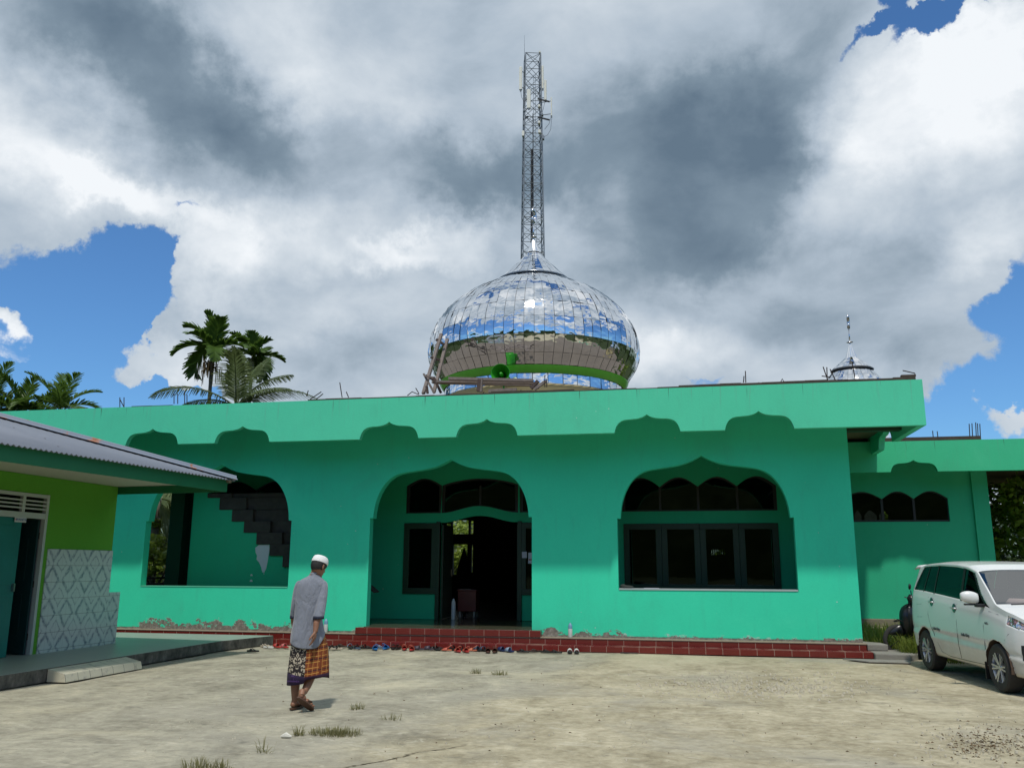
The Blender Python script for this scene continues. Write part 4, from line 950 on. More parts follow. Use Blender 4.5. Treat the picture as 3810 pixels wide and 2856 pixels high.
bar('rung', (290, 250), (415, 330), .07, M_w2, lad, 22.45, 22.6); bar('rung', (135, 790), (300, 880), .07, M_w2, lad, 21.9, 22.1); bar('rung', (215, 520), (345, 560), .06, M_w2, lad, 22.1, 22.4)
tr = thing('wooden_trestle', P(935, 845, Y=21.4), 'crossed wooden trestle legs at the foot of the ladder', 'trestle')
bar('brace', (105, 765), (265, 1055), .06, M_w1, tr, 21.35); bar('brace', (255, 815), (365, 1050), .075, M_w2, tr, 21.5); bar('brace', (150, 950), (165, 1060), .07, M_w2, tr, 21.4); bar('brace', (250, 820), (120, 800), .05, M_w1, tr, 21.3)
bn = thing('plank_bench', P(1060, 835, Y=21.2), 'long weathered plank scaffold lying across the roof before the dome', 'scaffold')
for i, (a, c) in enumerate((((485, 838), (1745, 868)), ((300, 885), (1760, 905)), ((320, 900), (1700, 935)), ((235, 893), (960, 915)))):
    b = MB(); b.beam(P(*RB(*a), Y=20.9+.25*i), P(*RB(*c), Y=20.9+.25*i), .14, .05 if i else .07); b.build('plank', M_w1, bn)
for (a, c, w, m_) in (((970, 835), (960, 1035), .09, M_w1), ((945, 850), (925, 1030), .11, M_w2), ((1820, 870), (1710, 985), .10, M_w2), ((1940, 868), (1760, 1000), .08, M_w1), ((1800, 870), (1820, 990), .06, M_w1)):
    bar('leg', a, c, w, m_, bn, 20.8)
bar('fallen_plank', (1080, 1025), (1500, 1005), .10, M_w1, bn, 20.6)
# ================================================================ trees
def leafmat(name, c0, c1, sss=.0):
    m, k, b = newmat(name); o = k.pos(); n = k.noise(o, 1.6, 4, .6); rnd = k.new('ShaderNodeObjectInfo').outputs['Random']
    n2 = k.noise(o, 22, 2, .5)
    c = k.mix(k.m('ADD', k.m('MULTIPLY', n, .6), k.m('MULTIPLY', n2, .4)), c0, c1); k.put(b.inputs['Base Color'], c); b.inputs['Roughness'].default_value = .45; b.inputs['Specular IOR Level'].default_value = .35
    tr_ = k.new('ShaderNodeBsdfTranslucent'); k.put(tr_.inputs[0], k.mix(.5, c, tuple(min(1, x*2.0) for x in c1))); mx = k.new('ShaderNodeMixShader'); mx.inputs[0].default_value = .28
    k.l.new(b.outputs[0], mx.inputs[1]); k.l.new(tr_.outputs[0], mx.inputs[2]); k.l.new(mx.outputs[0], k.n['Material Output'].inputs[0]); return m
M_areca = leafmat('areca_leaf', (.022, .060, .010), (.11, .19, .03)); M_coco = leafmat('coconut_leaf', (.03, .06, .02), (.15, .19, .065)); M_dead = leafmat('dry_palm_litter', (.10, .06, .02), (.22, .15, .06))
M_bushl = leafmat('broad_leaf', (.035, .095, .010), (.20, .32, .035)); M_ban = leafmat('banana_leaf', (.06, .13, .02), (.16, .26, .06))
M_ptr = simple('palm_trunk_bark', (.14, .13, .10), .9, var=.4, nscale=8, bump=.4, bscale=20); M_pst = simple('olive_crownshaft', (.10, .11, .035), .5, var=.3)
def frond(b, base, az_, up, L, droop, leaf_l, leaf_w, n, rnd, vee=.55, start=.12, hang=.0, clump=0, rr=.02):
    """one pinnate frond: arching rachis with folded leaflets"""
    d = Vector((math.cos(az_), math.sin(az_), 0)); pts = []; p = Vector(base); ang = up; N_ = 16
    for i in range(N_+1):
        pts.append(p.copy()); t = i/N_; a = up-droop*(t**1.25); p = p+(d*math.cos(a)+Vector((0,0,1))*math.sin(a))*(L/N_)
    b.tube(pts, [rr*(1-.8*i/N_)+.004 for i in range(N_+1)], 4)
    s = d.cross(Vector((0,0,1))).normalized()
    for i in range(n):
        t = start+(1-start)*(i/(n-1)); f = t*N_; j = min(int(f), N_-1); q = pts[j].lerp(pts[j+1], f-j); tg = (pts[j+1]-pts[j]).normalized(); nu = s.cross(tg).normalized()*-1
        if nu.z < 0: nu = -nu
        env = math.sin(math.pi*min(1, max(0.0, .10+t*.88)))**.55*(1.0 if t < .8 else 1-.3*(t-.8)/.2)
        for sg_ in (-1, 1):
            ln = leaf_l*env*rnd.uniform(.85, 1.12); swe = .55+.5*t+rnd.uniform(-.08, .08)
            if clump and (i//clump) % 2: swe += .12
            dr_ = (s*sg_*math.cos(swe)+tg*math.sin(swe)).normalized()
            dr_ = (dr_*math.cos(vee)+nu*math.sin(vee)*rnd.uniform(.6, 1.2)).normalized() if vee > 0 else dr_
            wv_ = tg.cross(dr_).cross(dr_).normalized()*leaf_w*.5
            mid = q+dr_*ln*.5+Vector((0,0,-1))*hang*ln*.25; tip = q+dr_*ln*.93+Vector((0,0,-1))*hang*ln
            o_ = len(b.v); b.v += [tuple(q-wv_*.35), tuple(q+wv_*.35), tuple(mid-wv_), tuple(mid+wv_), tuple(tip-wv_*.35), tuple(tip+wv_*.35)]
            b.f += [(o_, o_+1, o_+3, o_+2), (o_+2, o_+3, o_+5, o_+4)]; b.fm += [b.mi]*2
def areca(x, y, ztop, L, nf, seed, label, trunk_r=.09, mats=M_areca, leafl=.75, leafw=.13, lean=0, spread=(.15, 1.45), shaft=1.0, az0=0, group='slender palms standing behind the mosque'):
    rnd = random.Random(seed); t = thing('areca_palm', (x, y, 0), label, 'palm tree', group)
    b = MB(); pts = [Vector((x+lean*(1-i/8)**2, y, ztop*i/8-(.25 if i == 0 else 0))) for i in range(9)]; b.tube(pts, [trunk_r*1.3]+[trunk_r]*8, 10); b.build('trunk', M_ptr, t, smooth=True)
    b = MB(); b.tube([(x, y, ztop), (x, y, ztop+shaft*.5), (x, y, ztop+shaft)], [trunk_r*1.35, trunk_r*1.25, trunk_r*.5], 10); b.build('crownshaft', M_pst, t, smooth=True)
    for i in range(nf):
        b = MB(); a = az0+2.4*i+rnd.uniform(-.2, .2); e = spread[0]+(spread[1]-spread[0])*(i/(nf-1))
        frond(b, (x, y, ztop+shaft*rnd.uniform(.8, 1.05)), a, e, L*rnd.uniform(.85, 1.1), rnd.uniform(.7, 1.25)*(1.5-e*.55), leafl*rnd.uniform(.9, 1.1), leafw, 30, rnd, vee=.35, hang=.16, clump=3)
        b.build('frond', mats, t)
    return t
def coconut(x, y, ztop, L, nf, seed, label, azs=None, leafl=1.05, dead=3, spread=(.0, 1.3), group='feathery coconut palms around the mosque'):
    rnd = random.Random(seed); t = thing('coconut_palm', (x, y, 0), label, 'palm tree', group)
    b = MB(); pts = [Vector((x+.25*math.sin(i/8*2), y, ztop*i/8-(.25 if i == 0 else 0))) for i in range(9)]; b.tube(pts, [.24]+[.16]*8, 10); b.build('trunk', M_ptr, t, smooth=True)
    xx = pts[-1].x
    for i in range(nf):
        b = MB(); a = azs[i][0] if azs else 2.4*i+rnd.uniform(-.2, .2); e = azs[i][1] if azs else spread[0]+(spread[1]-spread[0])*(i/(nf-1))
        frond(b, (xx, y, ztop), a, e, L*(azs[i][2] if azs else rnd.uniform(.85, 1.1)), (azs[i][3] if azs else rnd.uniform(.9, 1.3)), leafl, .05, 70, rnd, vee=.05 if i % 2 else .2, hang=.42, rr=.035)
        b.build('frond', M_coco, t)
    return t
k1 = P(462, 735, Y=35); k2 = P(548, 735, Y=37)
A1 = areca(k1.x, 35, P(458, 752, Y=35).z-1.1, 1.75, 13, 11, 'tallest areca palm left of the dome with a full round crown', .08, leafl=.80, leafw=.13, spread=(-.35, 1.5), shaft=1.1, az0=.4)
areca(k2.x, 37, P(545, 765, Y=37).z-1.1, 1.4, 13, 23, 'slightly shorter areca palm with pale trunk just right of the tallest one', .075, leafl=.68, leafw=.11, spread=(-.5, 1.45), shaft=1.1, az0=1.2)
kc = P(500, 862, Y=33)
coconut(kc.x, 33, kc.z-.35, 3.9, 9, 31, 'low coconut palm spreading long fronds above the parapet left of the dome', azs=[(math.pi*1.02, .62, 1.05, 1.15), (math.pi*.98, .45, .8, 1.2), (.02, .50, .95, 1.0), (-.1, .62, .7, .9), (2.0, 1.25, .8, .5), (1.1, 1.25, .8, .6), (-1.2, 1.15, .75, .7), (.7, 1.0, .75, .9), (2.5, 1.1, .7, .8)])
kd = P(452, 800, Y=34.6)
t = thing('dry_flower_spray', (kd.x, 34.6, kd.z), 'brown withered flower spray hanging on the tallest areca palm', 'palm inflorescence')
b = MB(); rnd = random.Random(5)
for i in range(60):
    a = rnd.uniform(0, 6.28); e = rnd.uniform(-.2, 1.3); L = rnd.uniform(.3, .75); p0 = Vector((kd.x, 34.6, kd.z)); p1 = p0+Vector((math.cos(a)*math.cos(e), .4*math.sin(a), math.sin(e)))*L; b.tube([p0, (p0+p1)/2+Vector((0,0,.1)), p1, p1+Vector((0,0,-rnd.uniform(.25, .7)))], [.02, .016, .02, .012], 4)
b.build('spray', M_dead, t)
for (u, v, yy, L, sd, lab) in ((132, 868, 33, 2.15, 41, 'areca palm with stiff dark fronds over the left part of the parapet'), (42, 880, 32, 1.9, 43, 'bushy areca palm second from the left edge above the parapet'), (-22, 870, 31.5, 2.4, 47, 'areca palm cut by the left edge of the photo'), (86, 900, 36, 1.5, 51, 'small palm top peeping over the parapet between the two left palms')):
    p = P(u, v, Y=yy); areca(p.x, yy, p.z-1.2, L, 11, sd, lab, .10, leafl=.70, leafw=.085, spread=(.05, 1.4), shaft=.9, az0=sd, group='palms over the left end of the parapet')
# scenery behind the mosque seen through its openings
for (u, v, yy, lab, sd) in ((330, 1075, 33, 'coconut palm seen through the left arch with drooping yellowed fronds', 61), (372, 1040, 40, 'pale trunked coconut palm farther off seen through the left arch', 62), (975, 1160, 40, 'low coconut palm seen through the far hall window', 63)):
    p = P(u, v, Y=yy); coconut(p.x, yy, p.z, 2.6, 8, sd, lab, leafl=.8, spread=(-.9, .9), group='coconut palms glimpsed through the openings')
def leafcloud(b, c, rx, ry, rz, n, size, rnd, clumps=26):
    cl = []
    for i in range(clumps):
        while True:
            q = Vector((rnd.uniform(-1, 1), rnd.uniform(-1, 1), rnd.uniform(-1, 1)))
            if .25 < q.length < 1: break
        cl.append((Vector((q.x*rx, q.y*ry, q.z*rz)), rnd.uniform(.16, .34)*max(rx, rz)))
    for i in range(n):
        cc_, rr_ = cl[rnd.randrange(clumps)]; d = Vector((rnd.gauss(0, 1), rnd.gauss(0, 1), rnd.gauss(0, 1))).normalized()*rr_*rnd.uniform(.55, 1.05); p = c+cc_+d
        a = Vector((rnd.gauss(0, 1), rnd.gauss(0, 1), rnd.gauss(0, .6))).normalized(); nn_ = (Vector((0, 0, 1))+Vector((rnd.gauss(0, .6), rnd.gauss(0, .6), 0))).normalized(); w_ = a.cross(nn_).normalized()*size*.28; a = a*size*rnd.uniform(.7, 1.2)
        b.add([p-a*.5, p+w_-a*.05, p+a*.5-Vector((0,0,size*.15)), p-w_-a*.05], [(0, 1, 2), (0, 2, 3)])
    return cl
def tree(x, y, h, c, rx, ry, rz, n, size, seed, label, cat='tree', mat=M_bushl, name='broadleaf_tree', clumps=30, group=None):
    rnd = random.Random(seed); t = thing(name, (x, y, 0), label, cat, group); b = MB(); cl = leafcloud(b, Vector(c), rx, ry, rz, n, size, rnd, clumps); b.build('crown', mat, t)
    b = MB(); b.tube([(x, y, -.1), (x+.05, y, h*.3), (x-.05, y, h*.55), (c[0], c[1], c[2])], [.16, .12, .09, .04], 8)
    for q, rr_ in cl[:14]: b.tube([(x-.02, y, h*.45), Vector((x, y, h*.5)).lerp(Vector(c)+q, .5)+Vector((0,0,-.15)), Vector(c)+q], [.05, .03, .012], 5)
    b.build('trunk', simple('grey_bark', (.10, .085, .06), .9, var=.3), t, smooth=True)
tree(9.1, 24.5, 3.4, (9.0, 24.4, 2.35), 1.9, 1.6, 1.95, 6500, .21, 71, 'bushy sunlit broadleaf tree behind the white minivan at the right edge', clumps=34)
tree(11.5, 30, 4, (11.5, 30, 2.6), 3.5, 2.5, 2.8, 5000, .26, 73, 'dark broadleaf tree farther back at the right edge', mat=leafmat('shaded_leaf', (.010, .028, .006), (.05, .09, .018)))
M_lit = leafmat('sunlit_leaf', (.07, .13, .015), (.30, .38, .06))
for i, (u, v, yy, r, sd, lab) in enumerate(((335, 1230, 27, 1.3, 81, 'yellow green shrub seen low through the left arch'), (352, 1180, 33, 1.6, 82, 'dull brown green thicket seen in the middle of the left arch'), (955, 1215, 36, 1.9, 83, 'bright green shrub seen through the left of the far hall window'), (1010, 1200, 37, 2.2, 84, 'bright green shrub seen through the right of the far hall window'), (985, 1140, 50, 4.2, 85, 'broad tree crown seen in the top lights of the far hall window'), (1650, 1190, 40, 3.5, 86, 'broad tree seen through the far slatted window'), (1930, 1150, 34, 2.2, 87, 'broad tree seen through the arched lights of the wing'))):
    p = P(u, v, Y=yy); tree(p.x, yy, p.z, (p.x, yy, max(p.z, r*.7)), r, r*.8, r*.9, 2200, .22 if i < 4 else .5, sd, lab, mat=M_lit, name='shrub' if i < 4 else 'broadleaf_tree', cat='shrub' if i < 4 else 'tree', clumps=16)
# banana plant in the left arch
p = P(350, 1245, Y=24); t = thing('banana_plant', (p.x, 24, 0), 'banana plant with broad pale leaves low in the left arch', 'plant')
for (da, e, L) in ((.2, .9, 1.7), (2.6, 1.0, 1.6), (1.2, 1.2, 1.9), (4.0, .8, 1.5), (5.2, 1.1, 1.6)):
    b = MB(); d = Vector((math.cos(da), math.sin(da)*.5, 0)); s = Vector((-d.y, d.x, .4)).normalized(); row = []
    for i in range(9):
        t_ = i/8; a = e-1.1*t_**1.5; q = Vector((p.x, 24, .5))+d*L*t_*math.cos(a)+Vector((0,0,1))*L*t_*math.sin(a); w_ = .24*math.sin(math.pi*min(1, .05+t_*.95))**.7+.01; row.append([q-s*w_, q+Vector((0,0,-.03)), q+s*w_])
    b.loft(row, closed=False, cap=False); b.build('leaf', M_ban, t, smooth=True)
b = MB(); b.tube([(p.x, 24, -.05), (p.x, 24, .7)], [.12, .08], 8); b.build('stem', M_ban, t, smooth=True)
# ================================================================ grass
M_grass = leafmat('green_verge_grass', (.07, .12, .016), (.24, .28, .05)); M_gdry = leafmat('dry_yard_grass', (.09, .09, .03), (.26, .24, .11))
def blades(b, rnd, x, y, z, n, r, h, w=.006, lean=.6, ell=1.0):
    for i in range(n):
        a = rnd.uniform(0, 6.28); rr_ = r*rnd.random()**.8; p = Vector((x+rr_*math.cos(a), y+rr_*math.sin(a)*ell, z)); hh_ = h*rnd.uniform(.45, 1.25)*(1 if lean < 1 else 1.5); e = rnd.uniform(.12, 1.3) if lean >= 1 else rnd.uniform(.8, 1.5); aa = a+rnd.uniform(-1.1, 1.1); l = hh_*math.cos(e); hz_ = hh_*math.sin(e)+.015; d = Vector((math.cos(aa)*l, math.sin(aa)*l, 0)); s = Vector((-math.sin(aa), math.cos(aa), 0))*w
        m1 = p+d*.5+Vector((0,0,hz_*.75)); tp_ = p+d+Vector((0,0,hz_*(.95 if e > .6 else .55))); b.add([p-s, p+s, m1+s*.8, m1-s*.8, tp_], [(0, 1, 2, 3), (3, 2, 4)])
rnd = random.Random(9); b = MB()
for i in range(260):
    y = rnd.uniform(16.9, 20.6); x0_ = 3.2 if y > 17.75 else 3.85+(.25 if y < 17.3 else 0); x = rnd.uniform(x0_, 6.3)
    blades(b, rnd, x, y, -.02, 46, .22, rnd.uniform(.22, .52), .008, .8)
for i in range(60):
    x = rnd.uniform(4.0, 5.8); blades(b, rnd, x, rnd.uniform(16.15, 17.2), -.02, 40, .18, rnd.uniform(.16, .38), .007, .8)
for i in range(90):
    x = rnd.uniform(3.75, 4.9); blades(b, rnd, x, rnd.uniform(16.75, 17.2), -.02, 40, .16, rnd.uniform(.22, .42), .007, .8)
tag(b.build('grass_verge', M_grass), 'rank green grass growing between the wing and the minivan', 'grass', kind='stuff')
def tuft(u, v, n, r, h, label, ell=.6, lean=2.0, nm='grass_tuft'):
    p = P(u, v, Z=0); b = MB(); rnd = random.Random(int(u)); blades(b, rnd, p.x, p.y, -.01, n, r, h, .0035, lean, ell); return tag(b.build(nm, M_gdry, loc=(p.x, p.y, 0)), label, 'grass tuft', 'dry grass tufts in the yard')
tuft(724, 1583, 420, .26, .035, 'widest grass tuft in the yard below the walking man', .55, 2.2)
tuft(645, 1585, 50, .05, .06, 'tiny tuft just left of the widest grass tuft'); tuft(574, 1622, 20, .08, .09, 'sparse upright tuft of few stalks left of the widest tuft', lean=1.0)
tuft(430, 1663, 120, .15, .07, 'dense grass tuft at the bottom edge left of centre'); tuft(478, 1660, 60, .08, .06, 'small tuft at the bottom edge beside the dense one')
tuft(1027, 1453, 60, .08, .055, 'left one of two tufts midway between the man and the parked minivan'); tuft(1080, 1456, 80, .13, .05, 'right one of two tufts midway between the man and the parked minivan', lean=2)
tuft(773, 1530, 60, .10, .05, 'thin tuft right of the man and his feet', lean=2); tuft(845, 1552, 34, .12, .05, 'reddish thin tuft right of the widest tuft')
# rubble and litter
rnd = random.Random(17); b = MB()
def stone(x, y, s):
    vs = []; n = 7
    for k_ in range(2):
        for i in range(n):
            a = 6.283*i/n; r = s*rnd.uniform(.7, 1.1)*(1 if k_ == 0 else .6); vs.append((x+r*math.cos(a), y+r*math.sin(a), -.012 if k_ == 0 else s*rnd.uniform(.35, .6)))
    b.add(vs, [tuple(range(n, 2*n))]+[(i, (i+1) % n, n+(i+1) % n, n+i) for i in range(n)])
for i in range(900):
    if rnd.random() < .55: p = P(rnd.gauss(1640, 130), rnd.gauss(1482, 16), Z=0); s = rnd.uniform(.007, .024)
    elif rnd.random() < .5: p = P(rnd.gauss(2120, 90), rnd.gauss(1600, 26), Z=0); s = rnd.uniform(.004, .018)
    else: p = P(rnd.uniform(300, 2200), rnd.uniform(1425, 1655), Z=0); s = rnd.uniform(.003, .012)
    if p.y > 16.4 or p.y < 4 or p.x > 8: continue
    stone(p.x, p.y, s)
tag(b.build('rubble', simple('pale_limestone_rubble', (.46, .42, .32), .95, var=.35, nscale=6)), 'scattered pale stone chips on the yard', 'rubble', kind='stuff')
b = MB()
for i in range(420):
    if rnd.random() < .75: p = P(rnd.gauss(2140, 60), rnd.gauss(1602, 17), Z=0)
    else: p = P(rnd.uniform(500, 2200), rnd.uniform(1425, 1655), Z=0)
    if p.y > 16.3 or p.x > 8: continue
    a = rnd.uniform(0, 3.14); L = rnd.uniform(.006, .022); d = Vector((math.cos(a), math.sin(a), 0))*L; s = Vector((-math.sin(a), math.cos(a), 0))*L*.35; q = Vector((p.x, p.y, .006))
    b.add([q-d, q-s+Vector((0,0,.006)), q+d, q+s+Vector((0,0,.012))], [(0, 1, 2), (0, 2, 3)])
tag(b.build('leaf_litter', simple('brown_leaf_litter', (.17, .115, .06), .9, var=.5, nscale=20)), 'dry brown leaf litter scattered over the yard', 'leaf litter', kind='stuff')
p = P(1360, 1411, Z=.0); b = MB(); b.box(p.x-.17, p.x+.15, p.y-.02, p.y+.03, .004, .022, None); b.box(p.x-.10, p.x-.02, p.y-.045, p.y-.021, .004, .014); tag(b.build('scrap_strip', M_cable, bevel=.003), 'flat black scrap strip lying before the red steps', 'scrap')
p = P(845/1.0, 0, Z=1) if False else P(618, 1590, Z=0); b = MB(); b.tube([(p.x-.05, p.y, 0), (p.x, p.y, .012), (p.x+.05, p.y+.01, 0)], [.01, .028, .008], 7); tag(b.build('white_pebble', simple('white_stone', (.62, .60, .52), .9)), 'flat white stone beside the tiny tuft near the crack', 'stone')
# ================================================================ minivan
def lerp_tab(tab, x):
    if x <= tab[0][0]: return tab[0][1]
    for (a, va), (c, vc) in zip(tab, tab[1:]):
        if x <= c:
            t = (x-a)/(c-a); return va+(vc-va)*t
    return tab[-1][1]
def smooth_tab(tab):
    xs = [t[0] for t in tab]
    def f(x):
        s = 0; w = 0
        for k_ in range(-4, 5):
            ww_ = math.exp(-(k_/2.2)**2); s += ww_*lerp_tab(tab, x+k_*.022); w += ww_
        return s/w
    return f
zt_f = smooth_tab([(-.72,.95),(-.66,1.12),(-.60,1.33),(-.50,1.52),(-.40,1.605),(-.1,1.645),(.5,1.668),(1.1,1.655),(1.5,1.62),(1.80,1.545),(2.02,1.39),(2.25,1.235),(2.44,1.11),(2.6,1.06),(2.9,.985),(3.05,.91),(3.14,.80),(3.2,.66)])
be_f = smooth_tab([(-.72,.90),(-.62,1.10),(-.5,1.20),(0,1.185),(.8,1.135),(1.5,1.09),(2.23,1.045),(2.6,.985),(2.9,.91),(3.05,.84),(3.14,.74),(3.2,.62)])
wd_f = smooth_tab([(-.72,.66),(-.64,.745),(-.5,.785),(-.2,.80),(2.45,.80),(2.75,.785),(2.92,.74),(3.04,.66),(3.13,.54),(3.2,.38)])
zb_f = smooth_tab([(-.72,.34),(-.5,.28),(-.3,.25),(2.7,.235),(3.0,.22),(3.2,.25)])
TR_F = smooth_tab([(-.72,.84),(-.5,.80),(0,.795),(1.5,.80),(1.8,.81),(2.2,.87),(2.5,.93),(3.2,.93)])
def csurf(x, v, off=0.0):
    W_ = wd_f(x); zb, ze, zt = zb_f(x), be_f(x), zt_f(x); zt = max(zt, ze+.015)
    if v <= .5:
        t = v/.5; z = zb+(ze-zb)*t; y = W_*(.945+.055*math.sin(math.pi*min(1, t*.92+.04))**.8 - .012*math.exp(-((t-.38)/.05)**2) + (.010*math.exp(-((t-.30)/.05)**2)))
        if t < .06: y -= .02*(1-t/.06)
        y -= .03*max(0, t-.9)*10*.4
    else:
        t = (v-.5)/.5; ro = TR_F(x); h = zt-ze; ze2 = ze; yb_ = W_*(.945+.055*math.sin(math.pi*.96)**.8)-.012
        if t < .5:
            s = t/.5; y = yb_+(W_*ro-yb_)*s**1.15; z = ze2+(h*.90)*s
        else:
            s = (t-.5)/.5; a = s*math.pi/2; y = W_*ro*math.cos(a)**.62 if s < 1 else 0.0; z = ze2+h*.90+h*.10*math.sin(a)**.9
    return Vector((x, y+off, z))
CX0 = Vector((3.663, 15.123, 0)); hdg = math.atan2(12.657-15.123, 3.913-3.663)   # rear hub to front hub
car = thing('minivan', (CX0.x, CX0.y, 0), 'white minivan with dark tinted side glass and small stickers parked at the right edge', 'car')
fx = Vector((math.cos(hdg), math.sin(hdg), 0)); fy = Vector((-math.sin(hdg), math.cos(hdg), 0))   # fy = car's left
# visible flank is the car's right side: centre line lies .80 towards its left
CARM = Matrix(((fx.x, fy.x, 0, CX0.x+fy.x*.80), (fx.y, fy.y, 0, CX0.y+fy.y*.80), (0, 0, 1, -.005), (0, 0, 0, 1)))
M_cw = simple('white_car_paint', (.66, .67, .63), .22, var=.03, nscale=2, coat=.6)
cm, k, bb = newmat('dusty_white_car_paint'); o_ = k.pos(); z = k.sep(o_)[2]
dst = k.m('MULTIPLY', k.mr(k.m('ADD', z, k.m('MULTIPLY', k.m('SUBTRACT', k.noise(o_, 4, 6, .7), .5), .35)), .75, .22), .6)
k.put(bb.inputs['Base Color'], k.mix(dst, (.68, .69, .665), (.42, .35, .24))); k.put(bb.inputs['Roughness'], k.mr(dst, 0, .6, .25, .7)); bb.inputs['Coat Weight'].default_value = .5; bb.inputs['Coat Roughness'].default_value = .05
M_cw = cm
M_tint = glass_mat('tinted_car_glass', (.035, .04, .04), refl=.12); M_wsg = glass_mat('windscreen_glass', (.55, .60, .60), refl=.22)
M_blk = simple('black_trim_plastic', (.012, .012, .013), .45, var=.1); M_rub = simple('dusty_tyre_rubber', (.030, .028, .025), .85, var=.3, nscale=10)
M_alloy = simple('silver_alloy', (.55, .56, .57), .3, metal=.8, var=.06); M_int = simple('grey_car_interior', (.08, .08, .085), .8)
NX, NV = 262, 84
hubs = [(0.0, .305), (2.479, .305)]; RA = .345
def regions(x, v):
    """which panel a surface cell belongs to"""
    if .5 < v <= .75:
        t = (v-.5)/.25
        lo = .04; hi = .94
        xr = -.46+.30*t**1.2; xf = 2.235-.60*t**1.05
        if lo < t < hi and xr < x < xf: return 'side'
        if lo < t and x >= xf-.0 and x < xf+.07+.05*(1-t) and x < 2.30: return 'trim' if t < .97 else 'body'
    if v > .80 and 1.80 < x < 2.47: return 'front'
    if v > .80 and -.655 < x < -.45: return 'rear'
    if .24 < v < .62:
        # headlamp wedge
        zz = csurf(x, v).z
        if 2.76 < x < 3.12 and .855-.22*(x-2.76) < zz < 1.03-.05*(x-2.8)/.3 and v < .60: return 'lamp'
    return 'body'
def car_mesh():
    parts = {q: MB() for q in ('body', 'side', 'trim', 'front', 'rear', 'lamp', 'trim2', 'side2', 'lamp2')}
    pos = {}
    for i in range(NX+1):
        x = -.72+3.92*i/NX
        for j in range(NV+1):
            v = j/NV; p = csurf(x, v)
            if v < .5:
                for hx, hz in hubs:
                    dx_, dz_ = p.x-hx, p.z-hz; r = math.hypot(dx_, dz_)
                    if abs(r-RA) < .013 and r > 0 and p.z > zb_f(x)+.001: p = Vector((hx+dx_/r*RA, p.y, hz+dz_/r*RA))
            pos[i, j] = p
    for sgn in (-1, 1):
        vid = {q: {} for q in parts}
        def gv(q, i, j):
            d = vid[q]
            if (i, j) not in d:
                p = pos[i, j]; y = p.y
                if q != 'body':
                    p = Vector((p.x, p.y-.004 if q[:4] != 'trim' else p.y-.001, p.z)); y = max(0, p.y)
                d[i, j] = len(parts[q].v); parts[q].v.append(tuple(CARM @ Vector((p.x, sgn*y, p.z))))
            return d[i, j]
        for i in range(NX):
            for j in range(NV):
                xc = (pos[i, j].x+pos[i+1, j+1].x)/2; c = (pos[i, j]+pos[i+1, j+1]+pos[i+1, j]+pos[i, j+1])/4
                if (j+.5)/NV < .5 and any(math.hypot(c.x-hx, c.z-hz) < RA-.001 for hx, hz in hubs): continue
                q = regions(-.72+3.92*(i+.5)/NX, (j+.5)/NV)
                if sgn > 0 and q in ('side', 'trim', 'lamp'): q += '2'
                parts[q].f.append((gv(q, i, j), gv(q, i+1, j), gv(q, i+1, j+1), gv(q, i, j+1))); parts[q].fm.append(0)
    # ends
    for i in (0, NX):
        o = len(parts['body'].v); ring = [CARM @ Vector((pos[i, j].x, s_*pos[i, j].y, pos[i, j].z)) for s_ in (-1, 1) for j in (range(NV+1) if s_ < 0 else range(NV-1, -1, -1))]
        parts['body'].add(ring, [tuple(range(len(ring)))])
    return parts
cp = car_mesh()
body = cp['body'].build('body', M_cw, car)
bm = bmesh.new(); bm.from_mesh(body.data); bmesh.ops.remove_doubles(bm, verts=bm.verts, dist=.0005); bmesh.ops.recalc_face_normals(bm, faces=bm.faces)
for f in bm.faces: f.smooth = True
for e in bm.edges:
    if len(e.link_faces) == 2 and e.calc_face_angle(0) > .7: e.smooth = False
bm.to_mesh(body.data); bm.free()
body.modifiers.new('s', 'SOLIDIFY').thickness = .006
cp['side'].build('side_window', M_tint, car, smooth=True); cp['side2'].build('side_window', M_tint, car, smooth=True); cp['trim2'].build('pillar_trim', M_blk, car, smooth=True); cp['front'].build('windscreen', M_wsg, car, smooth=True); cp['rear'].build('rear_window', M_tint, car, smooth=True); cp['trim'].build('pillar_trim', M_blk, car, smooth=True)
lm, k, bb = newmat('clear_headlamp_lens'); o_ = k.pos(); vv = k.vor(o_, 16, 'F1', 'Color'); vr = k.sep(vv)[0]
k.put(bb.inputs['Base Color'], k.ramp(vr, [(.15, (.10, .10, .11)), (.4, (.45, .46, .48)), (.75, (.85, .86, .88)), (.97, (.30, .05, .03))])); bb.inputs['Metallic'].default_value = .8; bb.inputs['Roughness'].default_value = .10; k.put(bb.inputs['Normal'], k.bump(k.vor(o_, 22, 'F1'), .8, .02)); bb.inputs['Coat Weight'].default_value = 1
hl = cp['lamp'].build('headlight', lm, car, smooth=True); cp['lamp2'].build('headlight', lm, car, smooth=True)
def cl(x, y, z): return CARM @ Vector((x, y, z))
def surf_at(x, z, off=.003, side_=-1):   # point on the flank at height z
    lo, hi = 0.0, .5
    for _ in range(30):
        m_ = (lo+hi)/2
        if csurf(x, m_).z < z: lo = m_
        else: hi = m_
    p = csurf(x, lo); return Vector((x, side_*(p.y+off), p.z))
# window divisions inside the dark glass
def vline(xb, xt, w, name='pillar_trim'):
    b = MB(); row = []
    for i in range(9):
        v = .505+.235*i/8; x = xb+(xt-xb)*i/8
        row.append([CARM @ Vector((x-w/2, -(csurf(x-w/2, v).y+.001), csurf(x-w/2, v).z)), CARM @ Vector((x+w/2, -(csurf(x+w/2, v).y+.001), csurf(x+w/2, v).z))])
    b.loft(row, closed=False, cap=False); return b.build(name, M_blk, car, smooth=True)
vline(1.42, 1.40, .07); vline(.42, .46, .045); vline(.0, .1, .03)
